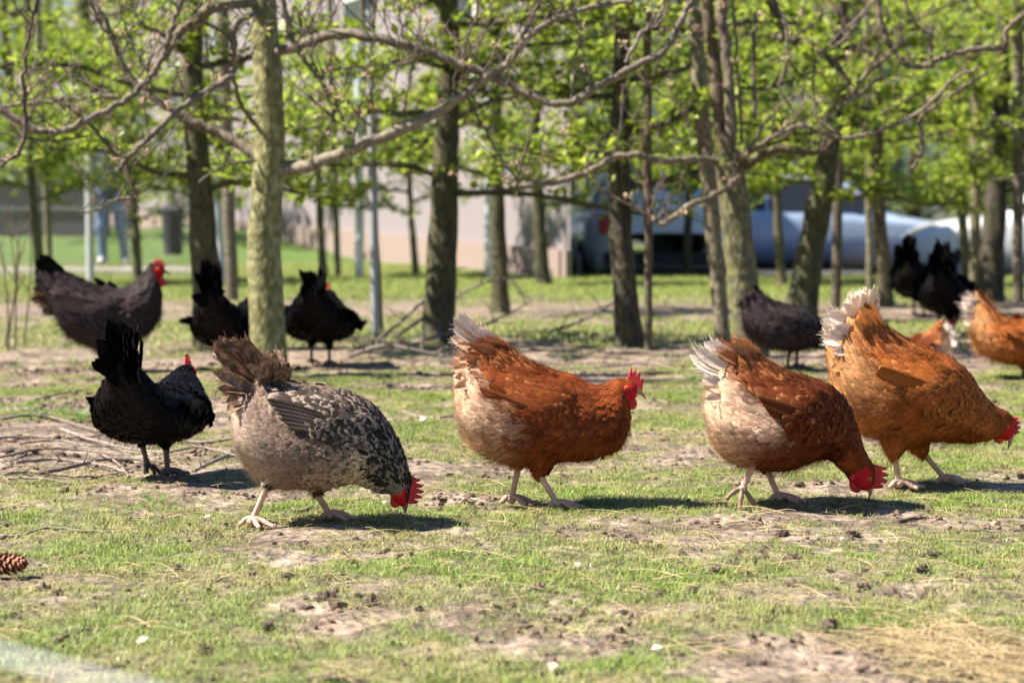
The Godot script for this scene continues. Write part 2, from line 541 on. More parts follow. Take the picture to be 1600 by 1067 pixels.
# d: k, x0, y0 = scale and corner of the traced crop; foot = traced point that stands on the ground; st = stations [top, bottom, half width];
func make_hen(called: String, label: String, d: Dictionary) -> Node3D:
	var r := RandomNumberGenerator.new()
	r.seed = hash(label)
	var k: float = d.k
	var fpx: float = d.foot[0] / k + d.x0
	var fpy: float = d.foot[1] / k + d.y0
	var where := on_ground(d.get("px", fpx), d.get("py", fpy))
	var s: float = d.get("s", F / -where.z)
	var grow: float = d.get("grow", 1.0)
	var L := func(x: float, y: float, z := 0.0) -> Vector3: return Vector3((x - d.foot[0]) / k / s * grow, (d.foot[1] - y) / k / s * grow, z)
	var px := func(w: float) -> float: return w / k / s * grow
	var kind: String = d.kind
	var near: bool = d.get("near", true)
	var pm: Material = mats["black plumage"] if kind in ["black", "grey"] else mats["plumage"]
	var hen := thing(called, label, "hen", where, "hens roaming the orchard")
	hen.rotation.y = deg_to_rad(d.get("yaw", 0.0))
	hen.position.y -= d.get("sink", 0.0)
	# the body: rings between traced back and belly, from tail to bill
	var top := PackedVector3Array()
	var bot := PackedVector3Array()
	var wid := PackedVector3Array()
	for q in d.st:
		top.append(L.call(q[0], q[1]))
		bot.append(L.call(q[2], q[3]))
		wid.append(Vector3(px.call(q[4]), 0, 0))
	var per := 5 if near else 3
	top = spline(top, per)
	bot = spline(bot, per)
	wid = spline(wid, per)
	var rows := top.size() + 2
	var cols := 37 if near else 25
	var p := PackedVector3Array()
	var cc := PackedColorArray()
	for q in rows:
		var i := clampi(q - 1, 0, top.size() - 1)
		var shrink := 0.02 if (q == 0 or q == rows - 1) else 1.0
		var mid := (top[i] + bot[i]) / 2
		var U := (top[i] - bot[i]) / 2 * shrink * 0.965
		var w: float = wid[i].x * shrink
		var u := float(q) / (rows - 1)
		for j in cols:
			var a := TAU * j / (cols - 1)
			var pear := 1.0 - 0.14 * cos(a)
			p.append(mid + U * cos(a) + Vector3(0, 0, sin(a) * w * pear))
			var g := plume(kind, u, 0.5 + 0.5 * cos(a), r)
			var col: Color = g[3]
			if u > (d.st.size() - 3.8) / (d.st.size() - 1.0):
				col = RED_SKIN * r.randf_range(0.75, 1.05)
				if cos(a) > 0.6 and u < 0.95:
					col = g[4]
			cc.append(col)
	var body := MB.new()
	var nn := body.grid(p, rows, cols, cc, PackedVector3Array(), true)
	var coat := MB.new()
	var dens: float = 30000.0 if near else 9000.0
	var fsize: float = (1.0 if near else 1.7) * d.get("fsize", 1.0)
	var face: float = (d.st.size() - 3.7) / (d.st.size() - 1.0)
	cover(coat, p, nn, rows, cols, 0.0, 1.0, kind, dens, r, fsize, -1.0, true, face)
	# thighs
	for g in d.legs:
		var hip: Vector3 = L.call(g.hip[0], g.hip[1], g.z * 0.75)
		var hock: Vector3 = L.call(g.hock[0], g.hock[1], g.z)
		var tp := PackedVector3Array()
		var tn := PackedColorArray()
		var tr := 13 if near else 8
		var ax := hock - hip
		for q in tr:
			var t := float(q) / (tr - 1)
			var rad := lerpf(g.get("fat", 0.046), 0.011, pow(t, 1.5)) * (1.0 if t > 0.08 else 0.4)
			var T := ax.normalized()
			var U2 := Vector3(0, 0, 1).cross(T).normalized()
			for j in 17:
				var a := TAU * j / 16
				tp.append(hip + ax * t + (U2 * cos(a) + T.cross(U2) * sin(a)) * rad)
				tn.append(plume(kind, 0.4, 0.2, r)[4])
		var tnn := body.grid(tp, tr, 17, tn, PackedVector3Array(), true)
		cover(coat, tp, tnn, tr, 17, g.get("u0", 0.4), g.get("u1", 0.5), kind, dens * 1.2, r, 0.75 * fsize, 1.0)
	part("body", body, pm, hen)
	part("plumage", coat, pm, hen, true)
	# wings: panels of coverts and flight feathers that lie on the flanks
	if d.has("wing"):
		var w: Array = d.wing      # shoulder-top, tip-top, shoulder-bottom, tip-bottom in traced points
		for side in [1.0, -1.0]:
			var wm := MB.new()
			var shell := PackedVector3Array()
			var sc := PackedColorArray()
			var R := 14
			var C := 10
			for a in R:
				for b in C:
					var ta := float(a) / (R - 1)
					var tb := float(b) / (C - 1)
					var lo := Vector2(w[2][0], w[2][1]).lerp(Vector2(w[3][0], w[3][1]), ta)
					var hi := Vector2(w[0][0], w[0][1]).lerp(Vector2(w[1][0], w[1][1]), ta)
					lo.y += sin(PI * ta) * w[4]
					hi.y -= sin(PI * ta) * w[4] * 0.45
					var tt := tb if side < 0.0 else 1.0 - tb
					var xy := lo.lerp(hi, 1.0 - tt)
					var P: Vector3 = L.call(xy.x, xy.y)
					var best := 1e9
					var z := 0.0
					for q in range(0, p.size(), 2):
						if p[q].z * side < 0.0:
							continue
						var dd := Vector2(p[q].x - P.x, p[q].y - P.y).length_squared()
						if dd < best:
							best = dd
							z = p[q].z
					var edge := sin(PI * clampf(tt, 0.02, 0.98)) * sin(PI * clampf(ta * 0.9 + 0.08, 0.0, 1.0))
					P.z = z + side * (0.002 + 0.010 * sqrt(maxf(edge, 0.0)) + 0.006 * tt * smoothstep(0.0, 0.5, ta) - 0.008 * (1.0 - smoothstep(0.0, 0.22, ta)))
					shell.append(P)
					sc.append(plume(kind, 0.42, 0.62, r)[4])
			for pass_ in 3:                 # even the shell out
				var sm := shell.duplicate()
				for a in range(1, R - 1):
					for b in range(1, C - 1):
						var q := a * C + b
						sm[q].z = (shell[q].z * 2 + shell[q - 1].z + shell[q + 1].z + shell[q - C].z + shell[q + C].z) / 6.0
				shell = sm
			# rows run towards the wing tip, so the front of the grid must be turned outwards
			var ns := wm.grid(shell, R, C, sc)
			for a in range(R - 1):
				for b in range(C - 1):
					var q := a * C + b
					var e1 := shell[q + 1] - shell[q]
					var e2 := shell[q + C] - shell[q]
					var want := e1.cross(e2).length() * dens * lerpf(0.7, 0.3, float(a) / R)
					var cnt := int(want) + (1 if r.randf() < want - int(want) else 0)
					for f in cnt:
						var pos := shell[q] + e1 * r.randf() + e2 * r.randf()
						var nrm: Vector3 = ns[q]
						if nrm.z * side < 0.0:
							nrm = -nrm
						var dr := (e2.normalized() + Vector3(r.randf_range(-0.1, 0.1), r.randf_range(-0.12, 0.04), 0)).normalized()
						dr = (dr - nrm * dr.dot(nrm)).normalized()
						var g := plume(kind, 0.42, 0.75, r)
						var big := lerpf(1.0, 1.9, float(a) / R)
						g[3] *= 0.55
						g[4] *= 0.85
						if kind in ["red", "ginger", "dark_red"] and r.randf() < d.get("pale_wing", 0.15):
							g[5] = g[5].lerp(Color(0.62, 0.32, 0.13), 0.55)
						feather(wm, pos, dr, nrm, g[0] * fsize * big, g[1] * fsize * big * 1.1, g[2] * 0.7, g[3], g[4], g[5])
			var wing := part("wing", wm, pm, hen)
			# flight feathers stick out past the tip along the lower edge
			for f in 7:
				var t := f / 6.0
				var a3: Vector3 = shell[(R - 11) * C + (C - 2 if side < 0.0 else 1)].lerp(shell[(R - 9) * C + int(C / 2.0)], t)
				var tipxy := Vector2(w[5][0], w[5][1]).lerp(Vector2(w[6][0], w[6][1]), t)
				var b3: Vector3 = L.call(tipxy.x, tipxy.y)
				b3.z = a3.z + side * (0.002 + 0.0025 * f)
				var g := plume(kind, 0.42, 0.7, r)
				var c1: Color = g[5] if kind != "barred" else d.flight
				part("flight_feather", quill(a3, b3, Vector3(0, 1, 0) * side, 0.006, Vector3(0, -0.004, 0), g[4], c1 * r.randf_range(0.8, 1.15), r, 0.0), pm, wing)
	# tail
	for t in d.get("tail", []):
		var cnt: int = int(t.n * 1.7)
		for f in cnt:
			var x := (f + 0.5) / cnt
			var a2 := Vector2(t.root[0][0], t.root[0][1]).lerp(Vector2(t.root[1][0], t.root[1][1]), x)
			var b2 := Vector2(t.tip[0][0], t.tip[0][1]).lerp(Vector2(t.tip[1][0], t.tip[1][1]), x)
			if t.tip.size() > 2:
				var bb := Vector2(t.tip[2][0], t.tip[2][1])
				b2 = b2.lerp(bb, 1.0 - absf(2 * x - 1)) if false else (Vector2(t.tip[0][0], t.tip[0][1]).lerp(bb, x * 2) if x < 0.5 else bb.lerp(Vector2(t.tip[1][0], t.tip[1][1]), x * 2 - 1))
			var z := (1.0 if f % 2 == 0 else -1.0) * r.randf_range(0.15, 1.0)
			var fan: float = t.get("fan", 0.03)
			var ra: Vector3 = L.call(a2.x, a2.y, z * fan * 0.35)
			var rb: Vector3 = L.call(b2.x + r.randf_range(-6, 6), b2.y + r.randf_range(-6, 6), z * fan)
			rb = ra + (rb - ra) * r.randf_range(0.86, 1.1)
			var dir := (rb - ra)
			var inplane := Vector3(0, 0, 1).cross(dir).normalized()
			var side3 := (inplane * r.randf_range(0.7, 1.0) + Vector3(0, 0, z * 0.55 + r.randf_range(-0.35, 0.35)))
			var col0: Color = t.c0
			var col1: Color = t.c1
			var jj := r.randf_range(0.8, 1.15)
			part("tail_feather", quill(ra, rb, side3, px.call(t.w) * r.randf_range(0.65, 1.0), Vector3(r.randf_range(-0.008, 0.004), r.randf_range(-0.012, 0.004), z * 0.008), col0 * jj, col1 * jj, r, t.get("bar", 0.0)), mats["tail plumage"] if not kind in ["black", "grey"] else pm, hen)
	# head
	if d.has("comb"):
		var A: Vector3 = L.call(d.comb[0][0], d.comb[0][1])
		var B: Vector3 = L.call(d.comb[1][0], d.comb[1][1])
		var out2 := Vector2(d.comb[2][0], -d.comb[2][1]).normalized()
		var hs: Array = d.comb[3]
		var poly := PackedVector2Array()
		var A2 := Vector2(A.x, A.y)
		var B2 := Vector2(B.x, B.y)
		poly.append(A2 - out2 * 0.006)
		var cnt := hs.size()
		for q in cnt:
			var t := (q + 0.5) / cnt
			var hgt: float = px.call(hs[q])
			var lean := (A2 - B2).normalized() * 0.003
			var base_t := A2.lerp(B2, t)
			if q > 0:
				poly.append(A2.lerp(B2, float(q) / cnt) + out2 * px.call((hs[q] + hs[q - 1]) * 0.24))
			poly.append(base_t + out2 * hgt * 0.9 + (A2 - B2) * 0.04)
			poly.append(base_t + out2 * hgt + lean)
			poly.append(base_t + out2 * hgt * 0.88 - (A2 - B2) * 0.05)
		poly.append(B2 - out2 * 0.006)
		part("comb", slab(poly, 0.0075 if near else 0.009, RED_SKIN * 1.05), mats["comb skin"], hen)
		for side in [1.0, -1.0]:
			var wm := MB.new()
			var wr: float = px.call(d.wattle[2])
			wm.ball(L.call(d.wattle[0], d.wattle[1], side * 0.008), Vector3(wr * 0.8, wr, 0.0045), RED_SKIN, 8, 12, Basis(Vector3(0, 0, 1), r.randf_range(-0.3, 0.3)))
			part("wattle", wm, mats["comb skin"], hen)
			var em := MB.new()
			var hw: float = px.call(d.eye[2])
			em.ball(L.call(d.eye[0], d.eye[1], side * hw), Vector3(0.0052, 0.0052, 0.003), Color(0.5, 0.2, 0.03), 8, 12)
			var eye := part("eye", em, mats["eye"], hen)
			var pm2 := MB.new()
			pm2.ball(L.call(d.eye[0], d.eye[1], side * (hw + 0.0016)), Vector3(0.0028, 0.0028, 0.0019), Color(0.004, 0.004, 0.004), 7, 10)
			part("pupil", pm2, mats["eye"], eye)
			if d.has("ear"):
				var lm := MB.new()
				lm.ball(L.call(d.ear[0], d.ear[1], side * hw * 1.05), Vector3(0.006, 0.01, 0.004), RED_SKIN * 0.9, 7, 10)
				part("ear_lobe", lm, mats["comb skin"], hen)
		# two halves of the bill
		for q in 2:
			var bm := MB.new()
			var b0: Vector3 = L.call(d.beak[0][0], d.beak[0][1])
			var b1: Vector3 = L.call(d.beak[1][0], d.beak[1][1])
			var ax := b1 - b0
			var upb := Vector3(-ax.y, ax.x, 0).normalized() * (1.0 if d.get("beak_up", 1.0) > 0 else -1.0)
			var off := upb * (0.0028 if q == 0 else -0.0034)
			var pts := PackedVector3Array()
			var rad := PackedFloat32Array()
			for t in [0.0, 0.35, 0.7, 0.92, 1.0]:
				pts.append(b0 - ax * 0.25 + ax * 1.25 * t * (1.0 if q == 0 else 0.84) + off * (1.0 - t * t) - upb * (0.003 * t * t if q == 0 else -0.001))
				rad.append(lerpf(0.0075 if q == 0 else 0.0052, 0.0009, pow(t, 1.3)))
			var bc: Color = d.get("bill", Color(0.42, 0.27, 0.17))
			bm.tube(pts, rad, 10, PackedColorArray([bc, bc, bc * 0.8, bc * 0.65, bc * 0.5]))
			part("upper_bill" if q == 0 else "lower_bill", bm, mats["leg scales"], hen)
	# legs
	for g in d.legs:
		if not g.has("foot"):
			continue
		var lm := MB.new()
		var hock: Vector3 = L.call(g.hock[0], g.hock[1], g.z)
		var foot: Vector3 = L.call(g.foot[0], g.foot[1], g.z)
		if not g.get("lifted", false):
			foot.y = 0.012
		var skin: Color = d.get("skin", Color(0.62, 0.41, 0.31))
		var up2 := (hock - foot)
		var pts := PackedVector3Array([hock + up2 * 0.35, hock, hock.lerp(foot, 0.25), hock.lerp(foot, 0.6), hock.lerp(foot, 0.88), foot])
		var rad := PackedFloat32Array([0.008, 0.0088, 0.0074, 0.0066, 0.0075, 0.0092])
		pts = spline(pts, 4)
		var rr := PackedFloat32Array()
		var lc := PackedColorArray()
		for q in pts.size():
			var t := float(q) / (pts.size() - 1) * 5.0
			rr.append(lerpf(rad[int(t)], rad[mini(int(t) + 1, 5)], t - int(t)) * (1.0 + 0.05 * sin(q * 2.6)))
			lc.append(skin * r.randf_range(0.82, 1.08))
		lm.tube(pts, rr, 12, lc)
		lm.ball(foot, Vector3(0.012, 0.0095, 0.011), skin * 0.92, 7, 10)
		var leg := part("leg", lm, mats["leg scales"], hen)
		for q in 4:
			var tm := MB.new()
			var yaw: float = [0.0, 0.62, -0.62, PI + 0.35][q] + g.get("turn", 0.0)
			var len_: float = [0.062, 0.05, 0.05, 0.026][q] * (1.0 if not g.get("lifted", false) else 0.85)
			var dir := Vector3(cos(yaw), 0, -sin(yaw))
			var tp := PackedVector3Array()
			var lift_: float = g.get("droop", 0.0)
			for t in [0.0, 0.3, 0.62, 0.85, 1.0]:
				var y: float = foot.y * (1 - t) + 0.0062
				if g.has("tips"):
					var tip: Vector3 = L.call(g.tips[q][0], g.tips[q][1], g.tips[q][2])
					tp.append(foot.lerp(tip, t) + Vector3(0, 0.006 * sin(PI * t), 0))
				elif g.get("lifted", false):
					var ax := dir.lerp(Vector3(0, -1, 0), lift_).normalized()
					tp.append(foot + ax * len_ * t + Vector3(0, 0.004 * sin(PI * t) - 0.012 * t * t, 0))
				else:
					tp.append(Vector3(foot.x, 0, foot.z) + dir * (len_ * t + 0.004) + Vector3(0, y + 0.003 * sin(PI * t * 2.0), 0))
			tp = spline(tp, 3)
			var tr2 := PackedFloat32Array()
			var tc := PackedColorArray()
			for w2 in tp.size():
				var t := float(w2) / (tp.size() - 1)
				tr2.append((0.0066 - 0.002 * t) * (1.0 + 0.12 * cos(t * 15.0)) if t < 0.84 else lerpf(0.0036, 0.0006, (t - 0.84) / 0.16))
				tc.append((skin * (0.4 if g.get("lifted", false) else 0.9) * r.randf_range(0.85, 1.05)) if t < 0.84 else Color(0.25, 0.17, 0.12))
			tm.tube(tp, tr2, 9, tc)
			part("toe", tm, mats["leg scales"], leg)
	return hen

func hens() -> void:
	var white := Color(0.86, 0.7, 0.57)
	var rust := Color(0.42, 0.16, 0.06)
	# 1 barred hen
	make_hen("hen", "speckled grey-brown hen with black neck pecking in front of the tree trunk", {
		"k": 2.808, "x0": 320.0, "y0": 480.0, "foot": [380, 950], "kind": "barred", "fsize": 0.82,
		"st": [[250, 300, 128, 430, 34], [330, 322, 134, 560, 105], [420, 322, 172, 670, 160], [510, 330, 260, 765, 198], [600, 343, 400, 795, 215], [690, 378, 530, 795, 215], [760, 430, 640, 775, 192], [815, 500, 700, 785, 152], [855, 570, 742, 802, 112], [884, 645, 782, 818, 78], [902, 715, 806, 820, 58], [912, 760, 815, 826, 48], [906, 806, 822, 846, 42], [900, 842, 842, 862, 30], [894, 864, 862, 872, 16]],
		"wing": [[700, 420], [370, 330], [640, 560], [340, 440], 40.0, [390, 490], [300, 370]], "flight": Color(0.1, 0.075, 0.065),
		"tail": [
			{"n": 9, "root": [[300, 330], [230, 350]], "tip": [[185, 125], [62, 215], [62, 130]], "w": 36, "fan": 0.03, "c0": Color(0.09, 0.055, 0.04), "c1": Color(0.26, 0.145, 0.085), "bar": 0.6},
			{"n": 8, "root": [[240, 350], [200, 400]], "tip": [[80, 250], [125, 430], [80, 340]], "w": 30, "fan": 0.045, "c0": Color(0.12, 0.07, 0.05), "c1": Color(0.42, 0.26, 0.165), "bar": 0.5},
			{"n": 8, "root": [[330, 350], [280, 350]], "tip": [[390, 240], [210, 200], [310, 190]], "w": 32, "fan": 0.045, "c0": Color(0.09, 0.06, 0.045), "c1": Color(0.3, 0.19, 0.13), "bar": 0.6}],
		"comb": [[902, 738], [893, 862], [1, 0.12], [52, 66, 72, 66, 48]], "wattle": [842, 846, 32], "eye": [862, 808, 44], "ear": [818, 785], "beak": [[878, 866], [886, 906]], "beak_up": 1.0, "bill": Color(0.2, 0.14, 0.11),
		"legs": [{"hip": [330, 690], "hock": [282, 775], "foot": [215, 925], "z": 0.045, "turn": -0.5}, {"hip": [500, 720], "hock": [482, 825], "foot": [545, 945], "z": -0.04}]})
	# 2 red hen with raised head
	make_hen("hen", "red-brown hen with raised head and pale fluffy rump walking", {
		"k": 2.964, "x0": 680.0, "y0": 460.0, "foot": [470, 985], "kind": "red", "pale_wing": 0.08,
		"st": [[235, 175, 105, 400, 30], [310, 205, 112, 545, 95], [390, 262, 150, 670, 152], [470, 308, 265, 755, 188], [560, 340, 420, 785, 202], [645, 362, 580, 770, 200], [712, 395, 735, 755, 176], [755, 408, 850, 705, 135], [790, 402, 897, 615, 98], [822, 392, 905, 550, 72], [848, 385, 898, 510, 56], [885, 383, 895, 492, 46], [915, 392, 915, 484, 38], [938, 412, 934, 472, 24]],
		"wing": [[700, 440], [300, 330], [640, 560], [330, 470], 45.0, [205, 400], [225, 440]], "flight": Color(0.4, 0.17, 0.06),
		"tail": [
			{"n": 10, "root": [[290, 230], [230, 290]], "tip": [[225, 140], [75, 190], [105, 85]], "w": 26, "fan": 0.03, "c0": rust, "c1": white},
			{"n": 9, "root": [[290, 250], [240, 400]], "tip": [[110, 200], [110, 470], [82, 330]], "w": 30, "fan": 0.05, "c0": Color(0.34, 0.11, 0.035), "c1": Color(0.72, 0.42, 0.26)},
			{"n": 8, "root": [[350, 260], [260, 330]], "tip": [[240, 175], [160, 330], [160, 220]], "w": 30, "fan": 0.055, "c0": Color(0.28, 0.075, 0.02), "c1": Color(0.5, 0.2, 0.08)}],
		"comb": [[885, 392], [962, 436], [0.25, -1], [70, 78, 74, 52]], "wattle": [912, 498, 30], "eye": [886, 424, 43], "ear": [845, 462], "beak": [[938, 442], [982, 472]], "bill": Color(0.45, 0.3, 0.2),
		"legs": [{"hip": [360, 680], "hock": [388, 795], "foot": [352, 968], "z": -0.042, "turn": -0.15}, {"hip": [500, 690], "hock": [482, 822], "foot": [566, 972], "z": 0.045}]})
	# 3 dark red hen pecking
	make_hen("hen", "dark red hen with white tail pecking the ground with one foot lifted", {
		"k": 2.667, "x0": 1060.0, "y0": 420.0, "foot": [430, 985], "kind": "dark_red", "pale_wing": 0.05,
		"st": [[275, 305, 128, 545, 42], [340, 345, 124, 640, 98], [405, 388, 158, 735, 145], [472, 420, 230, 800, 178], [540, 438, 340, 832, 192], [610, 462, 450, 835, 190], [668, 505, 540, 805, 168], [715, 565, 600, 792, 128], [742, 640, 642, 802, 88], [768, 720, 672, 832, 62], [796, 785, 695, 856, 50], [822, 830, 718, 892, 44], [824, 876, 742, 914, 38], [816, 908, 778, 924, 22]],
		"wing": [[650, 530], [330, 440], [560, 700], [400, 600], 40.0, [345, 560], [300, 500]], "flight": Color(0.5, 0.27, 0.13),
		"tail": [
			{"n": 11, "root": [[270, 380], [230, 520]], "tip": [[130, 305], [120, 500], [62, 345]], "w": 36, "fan": 0.035, "c0": Color(0.66, 0.5, 0.4), "c1": Color(0.88, 0.78, 0.66)},
			{"n": 9, "root": [[340, 360], [260, 400]], "tip": [[260, 285], [150, 340], [195, 300]], "w": 30, "fan": 0.05, "c0": Color(0.34, 0.11, 0.04), "c1": Color(0.55, 0.24, 0.1)},
			{"n": 9, "root": [[270, 500], [230, 560]], "tip": [[115, 470], [150, 570], [120, 530]], "w": 28, "fan": 0.055, "c0": Color(0.6, 0.4, 0.27), "c1": Color(0.78, 0.58, 0.42)}],
		"comb": [[826, 812], [818, 918], [1, 0.1], [50, 60, 58, 42]], "wattle": [742, 900, 32], "eye": [794, 870, 40], "ear": [722, 862], "beak": [[800, 914], [803, 958]], "beak_up": 1.0, "bill": Color(0.5, 0.3, 0.2),
		"legs": [{"hip": [330, 700], "hock": [322, 765], "foot": [256, 900], "z": 0.05, "lifted": true, "fat": 0.036, "tips": [[182, 952, 0.06], [240, 996, 0.075], [322, 1006, 0.045], [222, 888, 0.05]]}, {"hip": [380, 730], "hock": [372, 832], "foot": [430, 968], "z": -0.04}]})
	# 4 ginger hen
	make_hen("hen", "ginger hen with upright white-tipped tail striding behind the dark red hen", {
		"k": 2.667, "x0": 1060.0, "y0": 420.0, "foot": [960, 905], "kind": "ginger", "pale_wing": 0.1,
		"st": [[800, 130, 628, 340, 46], [850, 215, 640, 445, 98], [920, 265, 662, 560, 145], [1000, 305, 740, 665, 182], [1080, 338, 850, 712, 196], [1150, 370, 970, 722, 194], [1214, 430, 1080, 715, 168], [1262, 500, 1170, 718, 125], [1305, 550, 1240, 720, 85], [1346, 580, 1290, 716, 60], [1380, 602, 1325, 708, 47], [1400, 628, 1348, 712, 38], [1404, 664, 1366, 716, 28], [1398, 692, 1374, 710, 16]],
		"wing": [[1180, 430], [840, 360], [1140, 590], [880, 470], 45.0, [780, 410], [800, 380]], "flight": Color(0.5, 0.24, 0.09),
		"tail": [
			{"n": 11, "root": [[820, 200], [740, 260]], "tip": [[805, 70], [615, 200], [725, 90]], "w": 24, "fan": 0.03, "c0": Color(0.62, 0.3, 0.12), "c1": Color(0.9, 0.76, 0.6)},
			{"n": 12, "root": [[780, 240], [740, 340]], "tip": [[640, 170], [625, 330], [598, 230]], "w": 30, "fan": 0.05, "c0": Color(0.7, 0.46, 0.28), "c1": Color(0.9, 0.8, 0.68)},
			{"n": 8, "root": [[860, 260], [790, 300]], "tip": [[800, 140], [690, 230], [740, 160]], "w": 20, "fan": 0.06, "c0": Color(0.45, 0.17, 0.045), "c1": Color(0.62, 0.3, 0.1)},
			{"n": 8, "root": [[780, 330], [760, 420]], "tip": [[640, 330], [660, 440], [640, 390]], "w": 30, "fan": 0.06, "c0": Color(0.45, 0.18, 0.05), "c1": Color(0.66, 0.36, 0.14)}],
		"comb": [[1394, 612], [1408, 690], [1, -0.15], [26, 30, 28, 18]], "wattle": [1336, 702, 24], "eye": [1362, 652, 40], "ear": [1318, 668], "beak": [[1384, 700], [1380, 752]], "beak_up": 1.0, "bill": Color(0.45, 0.3, 0.22),
		"legs": [{"hip": [900, 640], "hock": [886, 770], "foot": [905, 892], "z": 0.05, "fat": 0.05}, {"hip": [980, 640], "hock": [1035, 775], "foot": [1130, 872], "z": -0.04, "fat": 0.05}]})
	# 5 black hen near the left, turned away
	var standing := [[70, 60, 30, 130, 30], [110, 110, 30, 230, 90], [170, 165, 60, 330, 150], [250, 190, 130, 400, 185], [340, 195, 250, 430, 200], [430, 200, 380, 430, 195], [510, 200, 490, 390, 165], [560, 185, 560, 320, 115], [590, 165, 600, 260, 80], [612, 150, 618, 225, 56], [635, 142, 632, 205, 46], [660, 145, 650, 198, 40], [684, 160, 676, 190, 26]]
	var pecking := [[90, 60, 20, 190, 30], [140, 100, 20, 300, 95], [210, 140, 60, 380, 150], [290, 160, 140, 430, 185], [370, 175, 250, 455, 200], [440, 205, 370, 455, 195], [500, 255, 470, 440, 165], [540, 315, 530, 435, 110], [575, 375, 545, 460, 75], [600, 430, 555, 500, 56], [615, 475, 560, 525, 45], [618, 515, 575, 545, 36], [612, 540, 590, 555, 20]]
	var black_tail := [{"n": 18, "root": [[90, 110], [60, 160]], "tip": [[95, -60], [-15, 40], [30, -75]], "w": 40, "fan": 0.035, "c0": Color(0.006, 0.006, 0.0075), "c1": Color(0.011, 0.01, 0.011)}, {"n": 12, "root": [[140, 130], [90, 180]], "tip": [[60, -10], [-25, 150], [-10, 50]], "w": 40, "fan": 0.07, "c0": Color(0.006, 0.006, 0.007), "c1": Color(0.012, 0.0105, 0.011)}]
	var legs := [{"hip": [300, 350], "hock": [290, 440], "foot": [270, 590], "z": 0.045}, {"hip": [350, 350], "hock": [370, 440], "foot": [370, 590], "z": -0.045}]
	var short_legs := [{"hip": [300, 350], "hock": [290, 435], "foot": [275, 550], "z": 0.045}, {"hip": [350, 350], "hock": [370, 435], "foot": [370, 550], "z": -0.045}]
	var plain := {"k": 2.0, "x0": 0.0, "y0": 0.0, "foot": [320, 560], "kind": "black", "st": standing, "tail": black_tail, "legs": short_legs, "skin": Color(0.12, 0.09, 0.08),
		"comb": [[628, 146], [682, 164], [0.1, -1], [44, 50, 46, 30]], "wattle": [652, 220, 24], "eye": [650, 166, 38], "beak": [[680, 172], [716, 186]], "bill": Color(0.08, 0.07, 0.06), "wing": [[500, 230], [230, 215], [470, 340], [260, 300], 30.0, [205, 290], [195, 240]]}
	var down := plain.duplicate()
	down.merge({"st": pecking, "foot": [320, 600], "legs": legs, "comb": [[612, 480], [606, 545], [1, 0.1], [40, 46, 44, 30]], "wattle": [572, 548, 22], "eye": [596, 512, 36], "beak": [[602, 546], [604, 582]], "wing": [[450, 260], [230, 185], [420, 370], [260, 290], 30.0, [205, 270], [195, 215]]}, true)
	var h := plain.duplicate()
	h.merge({"px": 240.0, "py": 744.0, "yaw": 75.0, "s": 690.0, "grow": 0.84, "near": true}, true)
	h.s = 1.0 / 0.00155 / 1.0
	h.legs = [{"hip": [300, 350], "hock": [300, 435], "foot": [310, 550], "z": 0.04, "turn": -0.7}, {"hip": [350, 350], "hock": [360, 435], "foot": [410, 528], "z": -0.045, "lifted": true, "droop": 0.3}]
	make_hen("hen", "black hen turned away beside the pile of dry twigs", h)
	# behind
	make_hen("hen", "large dark hen with red comb standing upright behind the black hen", {
		"k": 1.0, "x0": 0.0, "y0": 0.0, "foot": [165, 578], "kind": "grey", "near": false,
		"st": [[78, 412, 66, 450, 10], [105, 424, 92, 490, 27], [132, 436, 110, 520, 42], [160, 445, 140, 540, 50], [185, 448, 180, 546, 51], [206, 443, 216, 531, 43], [219, 432, 243, 505, 31], [228, 422, 252, 476, 22], [237, 413, 252, 450, 15], [244, 410, 250, 438, 12], [252, 413, 254, 433, 9], [257, 418, 257, 431, 5]],
		"tail": [{"n": 9, "root": [[110, 432], [100, 465]], "tip": [[72, 403], [58, 440], [56, 415]], "w": 11, "fan": 0.04, "c0": Color(0.006, 0.006, 0.0075), "c1": Color(0.011, 0.01, 0.011)}, {"n": 7, "root": [[110, 460], [105, 480]], "tip": [[58, 440], [72, 485], [55, 465]], "w": 11, "fan": 0.05, "c0": Color(0.03, 0.02, 0.018), "c1": Color(0.12, 0.07, 0.05)}],
		"wing": [[205, 455], [115, 445], [205, 505], [125, 485], 8.0, [100, 475], [98, 455]],
		"comb": [[240, 411], [258, 420], [0.4, -1], [10, 13, 13, 10]], "wattle": [253, 440, 8], "eye": [250, 420, 11], "beak": [[257, 423], [268, 428]], "bill": Color(0.08, 0.07, 0.06), "skin": Color(0.12, 0.09, 0.08),
		"legs": [{"hip": [160, 520], "hock": [160, 545], "foot": [158, 574], "z": 0.05}, {"hip": [185, 520], "hock": [190, 548], "foot": [192, 574], "z": -0.05}]})
	var short_tail := [{"n": 14, "root": [[100, 130], [60, 180]], "tip": [[110, -5], [-15, 90], [30, 0]], "w": 46, "fan": 0.05, "c0": Color(0.006, 0.006, 0.0075), "c1": Color(0.011, 0.01, 0.011)}]
	var low_tail := [{"n": 12, "root": [[90, 130], [60, 200]], "tip": [[30, 50], [-30, 190], [-25, 100]], "w": 34, "fan": 0.05, "c0": Color(0.6, 0.3, 0.14), "c1": Color(0.85, 0.75, 0.66)}]
	var grey_tail := [{"n": 12, "root": [[90, 130], [60, 200]], "tip": [[40, 80], [-20, 200], [-15, 120]], "w": 34, "fan": 0.05, "c0": Color(0.04, 0.03, 0.033), "c1": Color(0.08, 0.06, 0.062)}]
